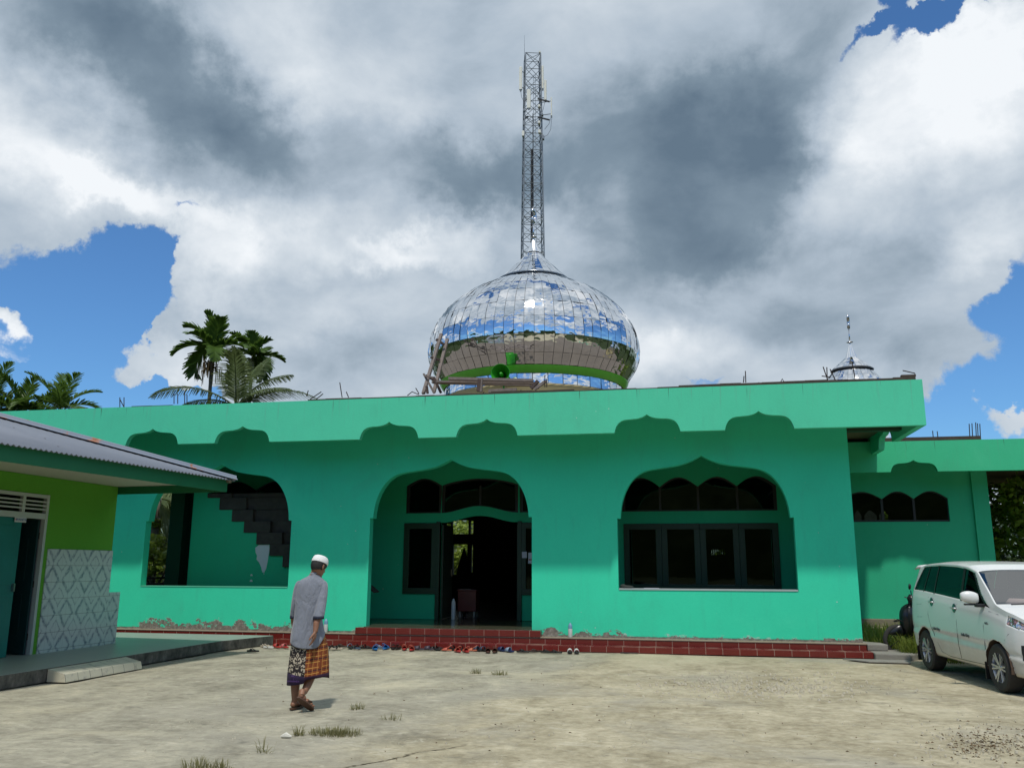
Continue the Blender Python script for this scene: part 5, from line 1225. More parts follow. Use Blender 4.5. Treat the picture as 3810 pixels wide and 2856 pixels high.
# shut lines
def seam(pts, name='door_seam', r=.0035):
    b = MB(); b.tube([cl(*surf_at(x, z, .000)) for x, z in pts], r, 4); return b.build(name, M_blk, car)
seam([(2.16, 1.02), (2.17, .8), (2.165, .5), (2.14, .30)]); seam([(1.30, 1.06), (1.29, .8), (1.30, .5), (1.30, .30)]); seam([(2.14, .30), (1.6, .29), (.9, .29), (.60, .33)]); seam([(.22, 1.12), (.22, .85), (.30, .68), (.42, .55), (.60, .33)])
seam([(2.95, .80), (2.80, .74), (2.72, .66)], r=.0025); seam([(-.05, 1.0), (-.25, .99)], r=.003); seam([(-.05, .80), (-.25, .79)], r=.003)
seam([(2.30, 1.0), (2.55, .97), (2.85, .935)], r=.0025)
# wheels
def wheel(hx, side_, mud=True):
    c = Vector((hx, side_*(.80-.11), .300)); b = MB(); Mx = CARM @ Matrix.Translation(c) @ Matrix.Rotation(R_(90), 4, 'X')
    b = MB(); prof = [(.185, -.095), (.20, -.10), (.275, -.105), (.298, -.085), (.303, -.04), (.303, .04), (.298, .085), (.275, .105), (.20, .10), (.185, .095)]
    b.lathe(prof, (0,0,0), 40, Mx); 
    w_ = thing_part('wheel', cl(*c), car); o = b.build('tyre', M_rub, w_, autosmooth=.6)
    b = MB(); zf = .085 if side_ < 0 else -.085
    b.lathe([(.190, zf*1.12), (.205, zf*1.15), (.200, zf*.9), (.180, zf*.4), (.175, -zf)], (0,0,0), 40, Mx); b.lathe([(0, zf*1.0), (.03, zf*1.02), (.055, zf*.85), (.06, zf*.4)], (0,0,0), 20, Mx)
    for i in range(6):
        for da in (-.16, .16):
            a = 2*math.pi*i/6+da; a2 = 2*math.pi*i/6+da*.9
            p0 = Mx @ Vector((.04*math.cos(a), .04*math.sin(a), zf*.88)); p1 = Mx @ Vector((.192*math.cos(a2), .192*math.sin(a2), zf*1.05)); b.beam(p0, p1, .022, .020)
    b.build('rim', M_alloy, w_, autosmooth=.5)
    b = MB(); b.lathe([(.0, -zf*.2), (.172, -zf*.2)], (0,0,0), 30, Mx); b.build('brake_drum', M_rub, w_)
def thing_part(name, loc, parent):
    o = bpy.data.objects.new(name, None); COL.objects.link(o); o.location = loc; link(o, parent); return o
for hx, _ in hubs:
    for sg_ in (-1, 1): wheel(hx, sg_)
for hx, hz in hubs:   # arch liners and floor pan
    for sg_ in (-1, 1):
        b = MB(); ro = []
        for i in range(15):
            a = math.pi*i/14*1.1-.15
            ro.append([cl(hx+(RA+.0)*math.cos(a), sg_*.785, hz+(RA+.0)*math.sin(a)), cl(hx+(RA+.01)*math.cos(a), sg_*.50, hz+(RA+.01)*math.sin(a))])
        b.loft(ro, closed=False, cap=False); b.build('arch_liner', simple('muddy_arch_liner', (.07, .045, .03), .95, var=.5), car)
b = MB(); b.box(-.6, 3.0, -.55, .55, .24, .30, CARM); b.box(.36, 2.12, -.75, .75, .245, .32, CARM); b.build('floor_pan', M_blk, car)
for hx in (-.0, 2.479):
    b = MB(); pts = [cl(hx-RA+.0, -.79, .30), cl(hx-RA-.02, -.79, .22), cl(hx-RA+.01, -.79, .13)]; b.box(hx-RA-.03, hx-RA-.018, -.80, -.62, .12, .34, CARM); b.build('mud_flap', M_blk, car)
# interior
b = MB(); b.box(2.05, 2.50, -.68, .68, .80, 1.035, CARM); b.build('dashboard', M_int, car, bevel=.03)
for sy in (-.36, .36):
    b = MB(); b.box(1.15, 1.65, sy-.24, sy+.24, .50, .68, CARM); b.box(1.02, 1.17, sy-.24, sy+.24, .62, 1.18, CARM); b.box(1.04, 1.12, sy-.12, sy+.12, 1.20, 1.38, CARM); b.build('seat', M_int, car, bevel=.03)
b = MB(); b.box(.0, .14, -.6, .6, .6, 1.25, CARM); b.build('rear_seat', M_int, car, bevel=.03)
b = MB(); pts = [cl(2.30, y, 1.085+.012*math.sin(y*9)) for y in (-.52, -.48, -.3, -.1, .1, .3, .34)]; b.tube(pts, [.03, .075, .085, .08, .085, .07, .02], 14); pil = b.build('dash_pillow', simple('pink_plush', (.62, .38, .34), .9, bump=.4, bscale=30), car, smooth=True)
for y in (-.25, -.08, .10):
    b = MB(); b.lathe([(0, .035), (.022, .025), (.032, 0), (.022, -.025), (0, -.03)], cl(2.385, y, 1.07), 10); b.build('duck_patch', simple('yellow_plush', (.65, .50, .06), .8), pil, smooth=True)
# mirror
b = MB(); rr_ = []
for i in range(9):
    t = i/8; y = -.80-.02-.21*t; s_ = math.sin(math.pi*min(1, .18+t*.74))**.45
    rr_.append([cl(2.14-.02*t+.055*s_*math.cos(a)*(1.0), y, 1.165+.02*t+.082*s_*math.sin(a)) for a in [6.283*k_/16 for k_ in range(16)]])
b.loft(rr_); mi = b.build('door_mirror', M_cw, car, smooth=True)
b = MB(); b.box(2.10, 2.18, -.86, -.74, 1.045, 1.09, CARM); b.box(2.11, 2.15, -1.0, -.84, 1.068, 1.092, CARM); b.build('mirror_foot', M_blk, mi, bevel=.012)
b = MB(); b.box(1.995, 2.02, -.66, -.60, 1.40, 1.44, CARM)
# door handles with teal guards
M_guard = simple('teal_chrome_guard', (.06, .15, .14), .25, metal=.5, var=.5, nscale=40)
for x, z in ((.37, 1.04), (1.22, .985)):
    b = MB(); c = surf_at(x, z, .0); b.lathe([(.0, .010), (.055, .008), (.072, .0)], cl(*c), 20, (CARM.to_3x3().to_4x4()) @ Matrix.Rotation(R_(90), 4, 'X')); h = b.build('handle_guard', M_guard, car, smooth=True)
    b = MB(); b.tube([cl(x-.075, c.y-.004, z+.004), cl(x-.04, c.y-.028, z+.008), cl(x+.04, c.y-.028, z+.008), cl(x+.075, c.y-.004, z+.004)], .012, 8); b.build('handle', M_alloy, h, smooth=True)
# lettering
def side_text(txt, x, z, size, mat, name):
    p = surf_at(x, z, .006); q = surf_at(x, z+.05, .006); tilt = math.atan2((-q.y)-(-p.y), .05)
    L = Matrix(((-1,0,0,0),(0,0,-1,0),(0,1,0,0),(0,0,0,1)))   # text x -> car -x ... seen from the right flank
    L = Matrix(((1,0,0,0),(0,0,-1,0),(0,1,0,0),(0,0,0,1)))
    textmesh(txt, size, mat, name, CARM @ Matrix.Translation((x, p.y, z)) @ L, car, depth=.002)
M_ink = simple('dark_sticker_ink', (.03, .04, .05), .5)
side_text('Hello Kitty', .52, .655, .062, M_ink, 'lettering'); side_text('Hello Kitty', 1.57, .64, .062, M_ink, 'lettering'); side_text('VVT-i', 2.27, .84, .045, M_ink, 'emblem')
# fog lamp and lower grille
b = MB(); x = 3.06; p = csurf(x, .18)
def patch(x0, x1, z0, z1, off, mat, name, n=8):
    b = MB(); rows = []
    for i in range(n+1):
        x = x0+(x1-x0)*i/n; rows.append([CARM @ surf_at(x, z0+(z1-z0)*j/4, off) for j in range(5)])
    b.loft(rows, closed=False, cap=False); return b.build(name, mat, car, smooth=True)
fg = patch(2.98, 3.12, .44, .62, .006, M_blk, 'fog_recess')
c = CARM @ surf_at(3.05, .53, .02); nrm = ((CARM @ surf_at(3.03, .53, .02)) - (CARM @ surf_at(3.07, .53, .02))).normalized().cross(Vector((0, 0, 1))); nrm = -nrm if nrm.dot(CAM-c) < 0 else nrm
b = MB(); b.lathe([(0, .012), (.03, .010), (.042, 0), (.045, -.02)], c, 18, nrm.to_track_quat('Z', 'Y').to_matrix().to_4x4()); b.build('fog_lamp', lm, car, smooth=True)
b = MB(); b.tube([cl(2.49, -.55, 1.092), cl(2.45, -.1, 1.12)], .012, 5); b.build('wiper', M_blk, car)
b = MB(); b.box(2.78, 2.79, -.3, .3, .5, .55, CARM)
# roof spoiler at the tailgate
b = MB(); rows = []
for i in range(13):
    y = -.66+1.32*i/12; e_ = 1-abs(y/.66)**6; rows.append([cl(-.58, y, 1.555*1+.055*e_-.01), cl(-.40, y, 1.60+.02*e_), cl(-.38, y, 1.57), cl(-.57, y, 1.53+.03*e_)])
b.loft(rows); b.build('spoiler', M_cw, car, smooth=True)
# ================================================================ scooter
MYY = 17.35
def MP(x, y, yy=MYY): return P((3150+x*.2413)/1.7224, (2050+y*.2413)/1.7224, Y=yy)
mo = thing('scooter', (MP(760, 1500).x, MYY, 0), 'black motor scooter half hidden behind the white minivan', 'motorcycle')
M_mb = simple('satin_black_fairing', (.010, .011, .012), .28, var=.2)
fh = MP(812, 1400); fh.z = max(.27, fh.z)
def mwheel(c, name='wheel'):
    Mx = Matrix.Translation(c) @ Matrix.Rotation(R_(90), 4, 'X'); w_ = thing_part(name, c, mo); b = MB(); b.lathe([(.21, -.035), (.25, -.045), (.275, -.02), (.28, 0), (.275, .02), (.25, .045), (.21, .035)], (0,0,0), 32, Mx); b.build('tyre', M_rub, w_, smooth=True)
    b = MB(); b.lathe([(.205, -.03), (.215, 0), (.205, .03)], (0,0,0), 32, Mx)
    for i in range(5): a = 6.283*i/5; b.beam(Mx @ Vector((0, 0, 0)), Mx @ Vector((.205*math.cos(a), .205*math.sin(a), 0)), .03, .02)
    b.build('rim', M_mb, w_)
mwheel(fh); mwheel(fh+Vector((1.25, 0, 0)))
def shell(pts, hw__, name, mat=M_mb, yy=MYY):
    """closed side outline in zoomed photo coordinates, puffed out sideways"""
    P_ = [MP(*p, yy) for p in pts]; n = len(P_); c = sum(P_, Vector())/n; b = MB(); rows = []
    for i in range(9):
        t = -1+2*i/8; s_ = math.sqrt(max(.02, 1-t*t))**.7; rows.append([c+(p-c)*s_+Vector((0, t*hw__, 0)) for p in P_])
    b.loft(rows); return b.build(name, mat, mo, smooth=True)
shell([(632,1268),(650,1230),(700,1170),(760,1135),(820,1120),(880,1140),(900,1250),(890,1300),(820,1310),(740,1290),(680,1282)], .075, 'front_fender')
shell([(815,980),(822,920),(850,860),(900,820),(950,800),(985,820),(1010,880),(1040,960),(1030,1060),(1010,1150),(1000,1260),(960,1330),(900,1280),(850,1180),(818,1080)], .16, 'front_shield')
shell([(960,830),(1010,860),(1100,1000),(1160,1150),(1240,1260),(1500,1280),(1700,1160),(1900,1080),(1960,1100),(1900,1240),(1700,1400),(1400,1450),(1100,1420),(980,1330),(980,1150)], .13, 'body')
shell([(1330,1110),(1500,1070),(1750,1030),(1900,1010),(1900,1060),(1700,1120),(1500,1160),(1340,1170)], .13, 'seat', simple('black_vinyl', (.02, .02, .02), .6))
b = MB(); b.tube([MP(985, 860), MP(975, 760), MP(965, 700)], .035, 8); b.tube([MP(965, 705, MYY-.32), MP(965, 690), MP(965, 705, MYY+.32)], .016, 8); b.tube([MP(965, 705, MYY-.42), MP(965, 705, MYY-.30)], .022, 8); b.tube([MP(965, 705, MYY+.42), MP(965, 705, MYY+.30)], .022, 8); b.build('handlebar', M_blk, mo)
shell([(935,745),(945,690),(965,660),(1000,665),(1025,720),(1030,800),(1040,900),(1015,900),(990,800),(960,770)], .10, 'head_cowl')
b = MB(); b.tube([MP(960, 740, MYY-.35), MP(925, 712, MYY-.38), MP(895, 704, MYY-.36)], [.012, .009, .012], 6); b.build('brake_lever', M_blk, mo)
b = MB(); b.tube([MP(1000, 670, MYY-.25), MP(985, 600, MYY-.28)], .010, 6); b.build('mirror_stem', simple('blue_chrome', (.35, .55, .9), .1, metal=1), mo)
b = MB(); rr_ = [[MP(972+ (22*s_)*math.cos(a), 545+(42)*t+10*s_*math.sin(a), MYY-.30+.06*s_*math.sin(a)) for a in [6.283*q_/12 for q_ in range(12)]] for t, s_ in ((-1, .25), (-.8, .8), (-.3, 1.0), (.3, 1.0), (.8, .75), (1, .3))]; b.loft(rr_); b.build('mirror', M_blk, mo, smooth=True)
b = MB(); b.tube([MP(860, 1080, MYY-.15), MP(790, 1050, MYY-.2), MP(725, 1080, MYY-.2)], .012, 6); b.tube([MP(790, 1050, MYY-.2), MP(800, 1080, MYY-.18), MP(735, 1078, MYY-.2)], .009, 6); b.build('foot_peg', M_blk, mo)
# ================================================================ walking man
MF = P(652, 1531, Z=0); va = math.atan2(MF.x, MF.y); MM = Matrix.Translation((MF.x, MF.y, 0)) @ Matrix.Rotation(-va, 4, 'Z')
man = thing('person', (MF.x, MF.y, 0), 'walking man seen from behind in white skullcap, grey shirt and orange sarong', 'person', rz=-va)
KZ = 1.0/808
def H(px, pz, y=0.0): return Vector(((px-310)*KZ, y, (1545-pz)*KZ))
def HW(px, pz, y=0.0): return MM @ H(px, pz, y)
def ellipsoid(b, c, r, M=None, n=16, m_=10):
    prof = [(math.sin(math.pi*i/m_), -math.cos(math.pi*i/m_)) for i in range(m_+1)]; S_ = Matrix.Diagonal((r[0], r[1], r[2], 1)); T = (M if M is not None else Matrix.Identity(4)) @ S_
    b.lathe([(max(a, .001), z_) for a, z_ in prof], c, n, T, cap=True)
sk, k, bb = newmat('brown_skin'); o_ = k.pos(); k.put(bb.inputs['Base Color'], k.mix(k.noise(o_, 14, 5, .6), (.19, .085, .045), (.30, .145, .085))); bb.inputs['Roughness'].default_value = .55; bb.inputs['Subsurface Weight'].default_value = .06; bb.inputs['Subsurface Radius'].default_value = (.01, .004, .002)
HC = H(398, 292, .0)      # skull centre
face = (Matrix.Rotation(R_(-42), 4, 'Z') @ Matrix.Rotation(R_(-24), 4, 'X'))     # turned right, looking down
b = MB(); L = []
def tb(pts, rs, n=12): b.tube([MM @ p for p in pts], rs, n)
def el(c, r, M=None, n=16): ellipsoid(b, MM @ c, r, MM.to_3x3().to_4x4() @ (M if M is not None else Matrix.Identity(4)), n)
fl = lambda x, y, z: HC + (face @ Vector((x, y, z)))
el(HC, (.074, .094, .098), face); el(fl(0, .028, -.060), (.054, .064, .058), face); el(fl(0, .062, -.100), (.030, .028, .022), face)      # skull, face, chin
tb([fl(0, .088, .008), fl(0, .108, -.030), fl(0, .094, -.042)], [.009, .016, .010], 8)     # nose
el(fl(0, .088, -.062), (.024, .012, .006), face); el(fl(0, .086, -.073), (.021, .012, .007), face)   # lips
el(fl(.03, .078, .010), (.014, .012, .008), face); el(fl(-.03, .078, .010), (.014, .012, .008), face) # eyelids
el(fl(.03, .080, .028), (.022, .012, .006), face); el(fl(-.03, .080, .028), (.022, .012, .006), face) # brows
for s_ in (-1, 1): el(fl(s_*.078, -.008, -.018), (.009, .019, .032), face @ Matrix.Rotation(R_(s_*18), 4, 'Z'), 12)
tb([fl(0, -.025, -.07), H(372, 350, -.005), H(355, 385, -.01), H(345, 430, -.01)], [.052, .050, .052, .060], 16)
tb([H(345, 400, -.01), H(338, 470, 0), H(325, 600, 0), H(320, 760, 0), H(320, 860, .0)], [.05, .080, .085, .085, .09], 18)
# arms
tb([H(440, 452, -.0), H(450, 560, -.05), H(436, 640, -.09), H(412, 740, -.135), H(398, 800, -.16), H(393, 872, -.185)], [.040, .040, .038, .038, .034, .026], 14)
tb([H(228, 452, .02), H(205, 560, .03), H(192, 650, .05), H(190, 740, .09), H(196, 800, .14), H(204, 850, .18)], [.034, .034, .034, .034, .032, .026], 14)
def hand(w0, dirv, nrmv, thumb, curl, s_=1.0):
    """palm, four bent fingers and a thumb; dirv wrist->knuckles, nrmv palm normal"""
    d = dirv.normalized(); nr = (nrmv-d*nrmv.dot(d)).normalized(); a = d.cross(nr)*thumb
    K0 = w0+d*.082*s_
    for i, (o1, ln, r) in enumerate(((.030, .070, .0092), (.010, .078, .0098), (-.010, .072, .0094), (-.029, .056, .0084))):
        kn = K0+a*o1+d*(.004-.004*abs(i-1)); tb([w0+a*o1*.35, w0+a*o1*.7+d*.04, kn], [.015, .014, .0120], 8)
        p = kn; dd = d.copy(); pts = [kn]; rs = [r*1.08]
        for j, f in enumerate((.46, .30, .24)):
            an = curl[i]*(.55 if j == 0 else .8); dd = (dd*math.cos(an)+nr*math.sin(an)).normalized(); nr2 = nr; p = p+dd*ln*f; pts.append(p); rs.append(r*(1-.10*(j+1)))
        tb(pts, rs, 8)
    t0 = w0+a*.018+d*.018; t1 = t0+a*.030+d*.030+nr*.008; t2 = t1+a*.010+d*.030+nr*.010; t3 = t2+d*.024+nr*.012; tb([t0, t1, t2, t3], [.015, .0125, .0105, .0085], 8)
    el(w0+d*.045, (.024, .020, .040), None, 12)
hand(H(393, 868, -.184), H(376, 960, -.20)-H(393, 868, -.184), Vector((-.85, .25, -.1)), -1, (.30, .38, .45, .55))
hand(H(204, 850, .18), Vector((.05, .12, -.9)), Vector((.8, .2, 0)), 1, (.35, .4, .45, .5))
# legs and feet
tb([H(268, 880, .02), H(262, 1080, .05), H(252, 1180, .05), H(240, 1290, .04), H(243, 1390, .035), H(244, 1470, .03)], [.085, .075, .058, .056, .045, .033], 14)
tb([H(375, 880, .0), H(400, 1080, .10), H(396, 1180, .09), H(372, 1270, .02), H(345, 1345, -.045), H(318, 1398, -.09)], [.085, .075, .058, .056, .045, .033], 14)
def foot(heel, toe, upv, w=.040):
    d = (toe-heel); Lf = d.length; d = d.normalized(); u = (upv-d*upv.dot(d)).normalized(); s_ = d.cross(u)
    for t, wd, h in ((.06, .030, .030), (.25, .030, .032), (.50, .036, .026), (.72, .044, .018), (.86, .043, .013)):
        el(heel+d*Lf*t+u*h, (wd, wd, h*1.0), None, 12)
    for o1, w_ in ((-.032, .0), (-.012, .02), (.006, .018), (.021, .010), (.034, -.004)): el(heel+d*(Lf*.93+w_*.6)+s_*o1+u*.012, (.0125, .0125, .010), None, 8)
LHe, LTo = H(216, 1540, -.02)+Vector((0, 0, .022)), H(300, 1525, .20)+Vector((0, 0, .012))
LHe = Vector((H(226, 0).x, .0, .020)); LTo = LHe+Vector((.105, .215, 0.0))
foot(LHe, LTo, Vector((0, 0, 1))); tb([H(244, 1462, .03), Vector((LHe.x+.02, .04, .075)), LHe+Vector((.02, .03, .03))], [.033, .036, .034], 12)
RTo = Vector((H(398, 0).x, -.10, .022)); RHe = Vector((H(285, 0).x, -.21, .150)); foot(RHe, RTo, Vector((-.15, .3, 1))); tb([H(318, 1392, -.09), RHe+Vector((.022, .045, .055)), RHe+Vector((.02, .02, .02))], [.033, .037, .032], 12)
bodyo = b.build('body', sk, man)
md = bodyo.modifiers.new('r', 'REMESH'); md.mode = 'VOXEL'; md.voxel_size = .0045; md.use_smooth_shade = True
m2 = bodyo.modifiers.new('s', 'SMOOTH'); m2.iterations = 3; m2.factor = .4
dg = bpy.context.evaluated_depsgraph_get(); nm = bpy.data.meshes.new_from_object(bodyo.evaluated_get(dg)); bodyo.modifiers.clear(); nm.materials.clear(); nm.materials.append(sk); bodyo.data = nm
for p in nm.polygons: p.use_smooth = True
# hair and cap
M_hair = simple('black_hair', (.008, .007, .006), .6, var=.4, nscale=60, bump=.8, bscale=160)
b = MB(); vs = []; nA, nB = 40, 16
for j in range(nB+1):
    for i in range(nA):
        a = 2*math.pi*i/nA; back = .5-.5*math.sin(a)   # 1 at the back, 0 at the face
        low = -.074*(back**.6)+.045*(1-back)**2 - .012*(1 if .35 < back < .6 else 0); zlo = max(-.90, low/.098); t = j/nB; zz = zlo+(1.0-zlo)*t; r = math.sqrt(max(0, 1-min(1, abs(zz))**2)); r = max(r, .02 if zz > .9 else .60*(.5+back*.5) if zz < -.6 else 0)
        nz_ = 1+.02*mnoise.noise(Vector((math.cos(a)*8, math.sin(a)*8, t*9)))
        q = Vector((.082*r*math.cos(a)*nz_, (.102*r*math.sin(a)-.003)*nz_, .103*zz)); vs.append(MM @ (HC+(face @ q)))
b.add(vs, [(j*nA+i, j*nA+(i+1) % nA, (j+1)*nA+(i+1) % nA, (j+1)*nA+i) for j in range(nB) for i in range(nA)]); b.build('hair', M_hair, man, smooth=True)
M_cap = simple('white_knitted_cap', (.78, .78, .76), .85, var=.05, bump=.5, bscale=140)
b = MB(); capM = face @ Matrix.Rotation(R_(6), 4, 'X'); rows = []
for zz, s_ in ((.028, 1.06), (.032, 1.075), (.060, 1.05), (.084, .97), (.100, .86), (.109, .68), (.114, .40), (.116, .05)):
    rows.append([MM @ (HC+(capM @ Vector((.080*s_*math.cos(a), .100*s_*math.sin(a), zz)))) for a in [6.283*i/36 for i in range(36)]])
b.loft(rows); b.build('cap', M_cap, man, smooth=True)
# shirt: torso, sleeves
shm, k, bb = newmat('grey_cotton_shirt'); o_ = k.pos(); n = k.noise(o_, 5, 5, .6); 
k.put(bb.inputs['Base Color'], k.mix(n, (.165, .18, .215), (.215, .23, .27))); bb.inputs['Roughness'].default_value = .85; bb.inputs['Sheen Weight'].default_value = .2
wr_ = k.noise(k.mapv(o_, (1, 1, .55)), 7, 4, .55, 1.2); wv_ = k.noise(o_, 400, 2, .5); k.put(bb.inputs['Normal'], k.bump(k.m('ADD', wr_, k.m('MULTIPLY', wv_, .03)), .55, .06))
M_navy = simple('navy_piping', (.012, .016, .035), .8); M_shirt = shm
def cring(cx, cy, cz, rx, ry, n=48, tilt=0.0, sq=2.4, fold=0.0, seed=0, rot=0.0):
    out = []
    for i in range(n):
        a = 2*math.pi*i/n; c_, s_ = math.cos(a), math.sin(a); q = (abs(c_)**sq+abs(s_)**sq)**(-1/sq); f = 1+fold*mnoise.noise(Vector((c_*2.6, s_*2.6, cz*3.0+seed)))*2
        x, y = rx*q*c_*f, ry*q*s_*f; xr, yr = x*math.cos(rot)-y*math.sin(rot), x*math.sin(rot)+y*math.cos(rot)
        out.append(MM @ Vector((cx+xr, cy+yr, cz+tilt*xr)))
    return out
def zt2(pz): return (1545-pz)*KZ
def xx(px): return (px-310)*KZ
b = MB(); rows = []
tor = [ # photo row, left edge, right edge, depth, y centre, fold, exponent
 (366, 322, 402, .062, .00, .0, 2.0), (385, 306, 416, .070, .00, .0, 2.0), (402, 272, 432, .082, .0, .0, 2.1), (420, 236, 452, .094, .0, .004, 2.3), (445, 214, 468, .104, .0, .006, 2.5), (480, 206, 466, .112, .0, .008, 2.5), (540, 204, 462, .118, .0, .012, 2.5), (600, 203, 456, .120, .0, .016, 2.5), (660, 201, 450, .122, .0, .020, 2.4),
 (720, 199, 446, .124, .0, .024, 2.4), (780, 195, 452, .128, .0, .026, 2.4), (840, 188, 466, .135, .0, .028, 2.4), (900, 181, 478, .142, .0, .030, 2.4), (950, 178, 484, .148, .0, .032, 2.4), (990, 179, 482, .150, .0, .032, 2.4)]
for pz, l, r, dp, cy, fd, sq in tor: rows.append(cring((xx(l)+xx(r))/2, cy, zt2(pz), (xx(r)-xx(l))/2, dp, fold=fd, sq=sq))
# curved shirt tail: the back hangs lower than the side slits
MI = MM.inverted(); last = rows[-1]
def hem(p, dz):
    q = MI @ p; w = (xx(482)-xx(179))/2; c = (xx(482)+xx(179))/2; u = max(-1, min(1, (q.x-c)/w)); drop = (1-abs(u)**2.6); side_up = .095*max(0, (u-.55)/.45)**1.3 if u > 0 else .015*abs(u)**3
    q.z += -dz*drop*.9+side_up; return MM @ q
rows[-1] = [hem(p, .045) for p in last]; rows[-2] = [hem(p, .015) for p in rows[-2]]
b.loft(rows, cap=False); sh = b.build('shirt', M_shirt, man, smooth=True); sh.modifiers.new('s', 'SOLIDIFY').thickness = .004; ss = sh.modifiers.new('u', 'SUBSURF'); ss.levels = 1; ss.render_levels = 1
def sleeve(path, radii, seed, name='sleeve'):
    b = MB(); rows = []
    for i, ((px, pz, y), (rx, ry)) in enumerate(zip(path, radii)): rows.append(cring(xx(px), y, zt2(pz), rx, ry, n=28, fold=.05 if i > 1 else .01, seed=seed+i*.35, sq=2.1))
    b.loft(rows, cap=False); o = b.build(name, M_shirt, man, smooth=True); o.modifiers.new('s', 'SOLIDIFY').thickness = .004; s_ = o.modifiers.new('u', 'SUBSURF'); s_.levels = 1; s_.render_levels = 1
    b = MB(); px, pz, y = path[-1]; rx, ry = radii[-1]
    b.loft([cring(xx(px), y, zt2(pz-12), rx*1.02, ry*1.02, n=28), cring(xx(px), y, zt2(pz+14), rx*1.05, ry*1.05, n=28)], cap=False); c = b.build('cuff', M_navy, o, smooth=True); c.modifiers.new('s', 'SOLIDIFY').thickness = .003
sleeve([(432, 424, 0), (444, 440, -.004), (445, 480, -.02), (440, 540, -.045), (434, 600, -.07), (428, 660, -.098), (421, 710, -.12), (416, 748, -.135)], [(.030, .05), (.046, .068), (.054, .070), (.058, .069), (.060, .067), (.060, .066), (.060, .064), (.059, .060)], 3.0)
sleeve([(244, 424, .0), (232, 440, .01), (222, 480, .02), (214, 540, .03), (207, 600, .04), (202, 660, .055), (197, 710, .07), (195, 752, .085)], [(.028, .05), (.040, .062), (.046, .064), (.047, .062), (.046, .060), (.046, .058), (.044, .055), (.042, .052)], 9.0)
b = MB(); b.loft([cring(xx(361), 0, zt2(374), .053, .060, n=32, tilt=.10), cring(xx(363), 0, zt2(352), .050, .057, n=32, tilt=.10)], cap=False); co = b.build('collar', M_shirt, man, smooth=True); co.modifiers.new('s', 'SOLIDIFY').thickness = .004
b = MB(); b.loft([cring(xx(361), 0, zt2(379), .056, .063, n=32, tilt=.10), cring(xx(361), 0, zt2(370), .056, .063, n=32, tilt=.10)], cap=False); b.build('piping', M_navy, co, smooth=True)
# sarong
sm_, k, bb = newmat('orange_plaid_sarong'); o_ = k.pos(); rv = Vector((math.cos(-va), math.sin(-va), 0)); o2 = k.vm('SUBTRACT', o_, (MF.x, MF.y, 0.0)); xl_ = k.vm('DOT_PRODUCT', o2, tuple(rv), out=1); z = k.sep(o_)[2]
w_ = k.m('MULTIPLY', k.m('SUBTRACT', k.noise(o_, 6, 3, .5), .5), .02); xs_ = k.m('ADD', k.m('ADD', xl_, w_), k.m('MULTIPLY', z, -.04)); zs2 = k.m('ADD', k.m('ADD', z, w_), k.m('MULTIPLY', xl_, -.12))
def lines(v, per, wd, off=0.0): f = k.m('FRACT', k.m('DIVIDE', k.m('ADD', v, off+10), per)); return k.m('LESS_THAN', k.m('ABSOLUTE', k.m('SUBTRACT', f, .5)), wd/2)
base_c = k.mix(k.noise(o_, 30, 3, .5), (.17, .036, .005), (.25, .058, .008))
c = k.mix(k.m('MULTIPLY', lines(xs_, .050, .26, .02), .55), base_c, (.10, .022, .006)); c = k.mix(lines(zs2, .115, .10, .0), c, (.035, .008, .010))
c = k.mix(k.m('MULTIPLY', lines(xs_, .050, .12), .8), c, (.40, .20, .05)); c = k.mix(k.m('MULTIPLY', k.m('MAXIMUM', lines(zs2, .115, .055, .030), lines(zs2, .115, .055, .085)), k.m('GREATER_THAN', k.noise(k.mapv(o_, (30, 30, 1)), 1, 1), .42)), c, (.55, .28, .06))
xm = k.m('ABSOLUTE', k.m('ADD', xl_, .075)); pat = k.noise(k.comb(k.m('MULTIPLY', xm, 1.0), k.m('MULTIPLY', z, .8), 0.0), 27, 2, .5, 1.6); cream = k.mr(pat, .52, .55)
bk = k.mix(cream, (.014, .009, .009), (.42, .36, .27)); low = k.m('LESS_THAN', k.m('ADD', z, k.m('MULTIPLY', xl_, .2)), .355)
bk = k.mix(low, bk, (.030, .016, .055)); isb = k.m('LESS_THAN', k.m('ADD', xl_, k.m('MULTIPLY', z, -.035)), -.003)
hem2 = k.m('LESS_THAN', k.m('ADD', z, k.m('MULTIPLY', xl_, -.14)), .352); c = k.mix(k.m('MULTIPLY', hem2, 1.0), c, (.035, .010, .030))
k.put(bb.inputs['Base Color'], k.mix(isb, c, bk)); bb.inputs['Roughness'].default_value = .85; k.put(bb.inputs['Normal'], k.bump(k.noise(k.mapv(o_, (1, 1, .35)), 9, 3, .5, .8), .4, .04))
b = MB(); rows = []
for pz, l, r, dp in ((860, 200, 452, .115), (920, 190, 486, .125), (980, 186, 505, .135), (1040, 183, 517, .145), (1100, 180, 524, .15), (1160, 177, 530, .155), (1210, 174, 534, .155), (1250, 172, 538, .155), (1290, 171, 540, .155)):
    rows.append(cring((xx(l)+xx(r))/2, .02, zt2(pz), (xx(r)-xx(l))/2, dp, n=72, fold=.035*(pz-860)/430, sq=2.2, seed=4))
def hemline(p):
    q = MI @ p; u = q.x; base_ = zt2(1268) if u > xx(325) else zt2(1338)+(u-xx(170))*.14
    t = min(1, max(0, (u-xx(318))/.012)); zl = (zt2(1338)+(u-xx(170))*.14)*(1-t)+(zt2(1285)+(u-xx(325))*.12)*t
    if q.y > .02: zl = zt2(1290)
    q.z = zl; return MM @ q
rows[-1] = [hemline(p) for p in rows[-1]]
b.loft(rows, cap=False); sa = b.build('sarong', sm_, man, smooth=True); sa.modifiers.new('s', 'SOLIDIFY').thickness = .003
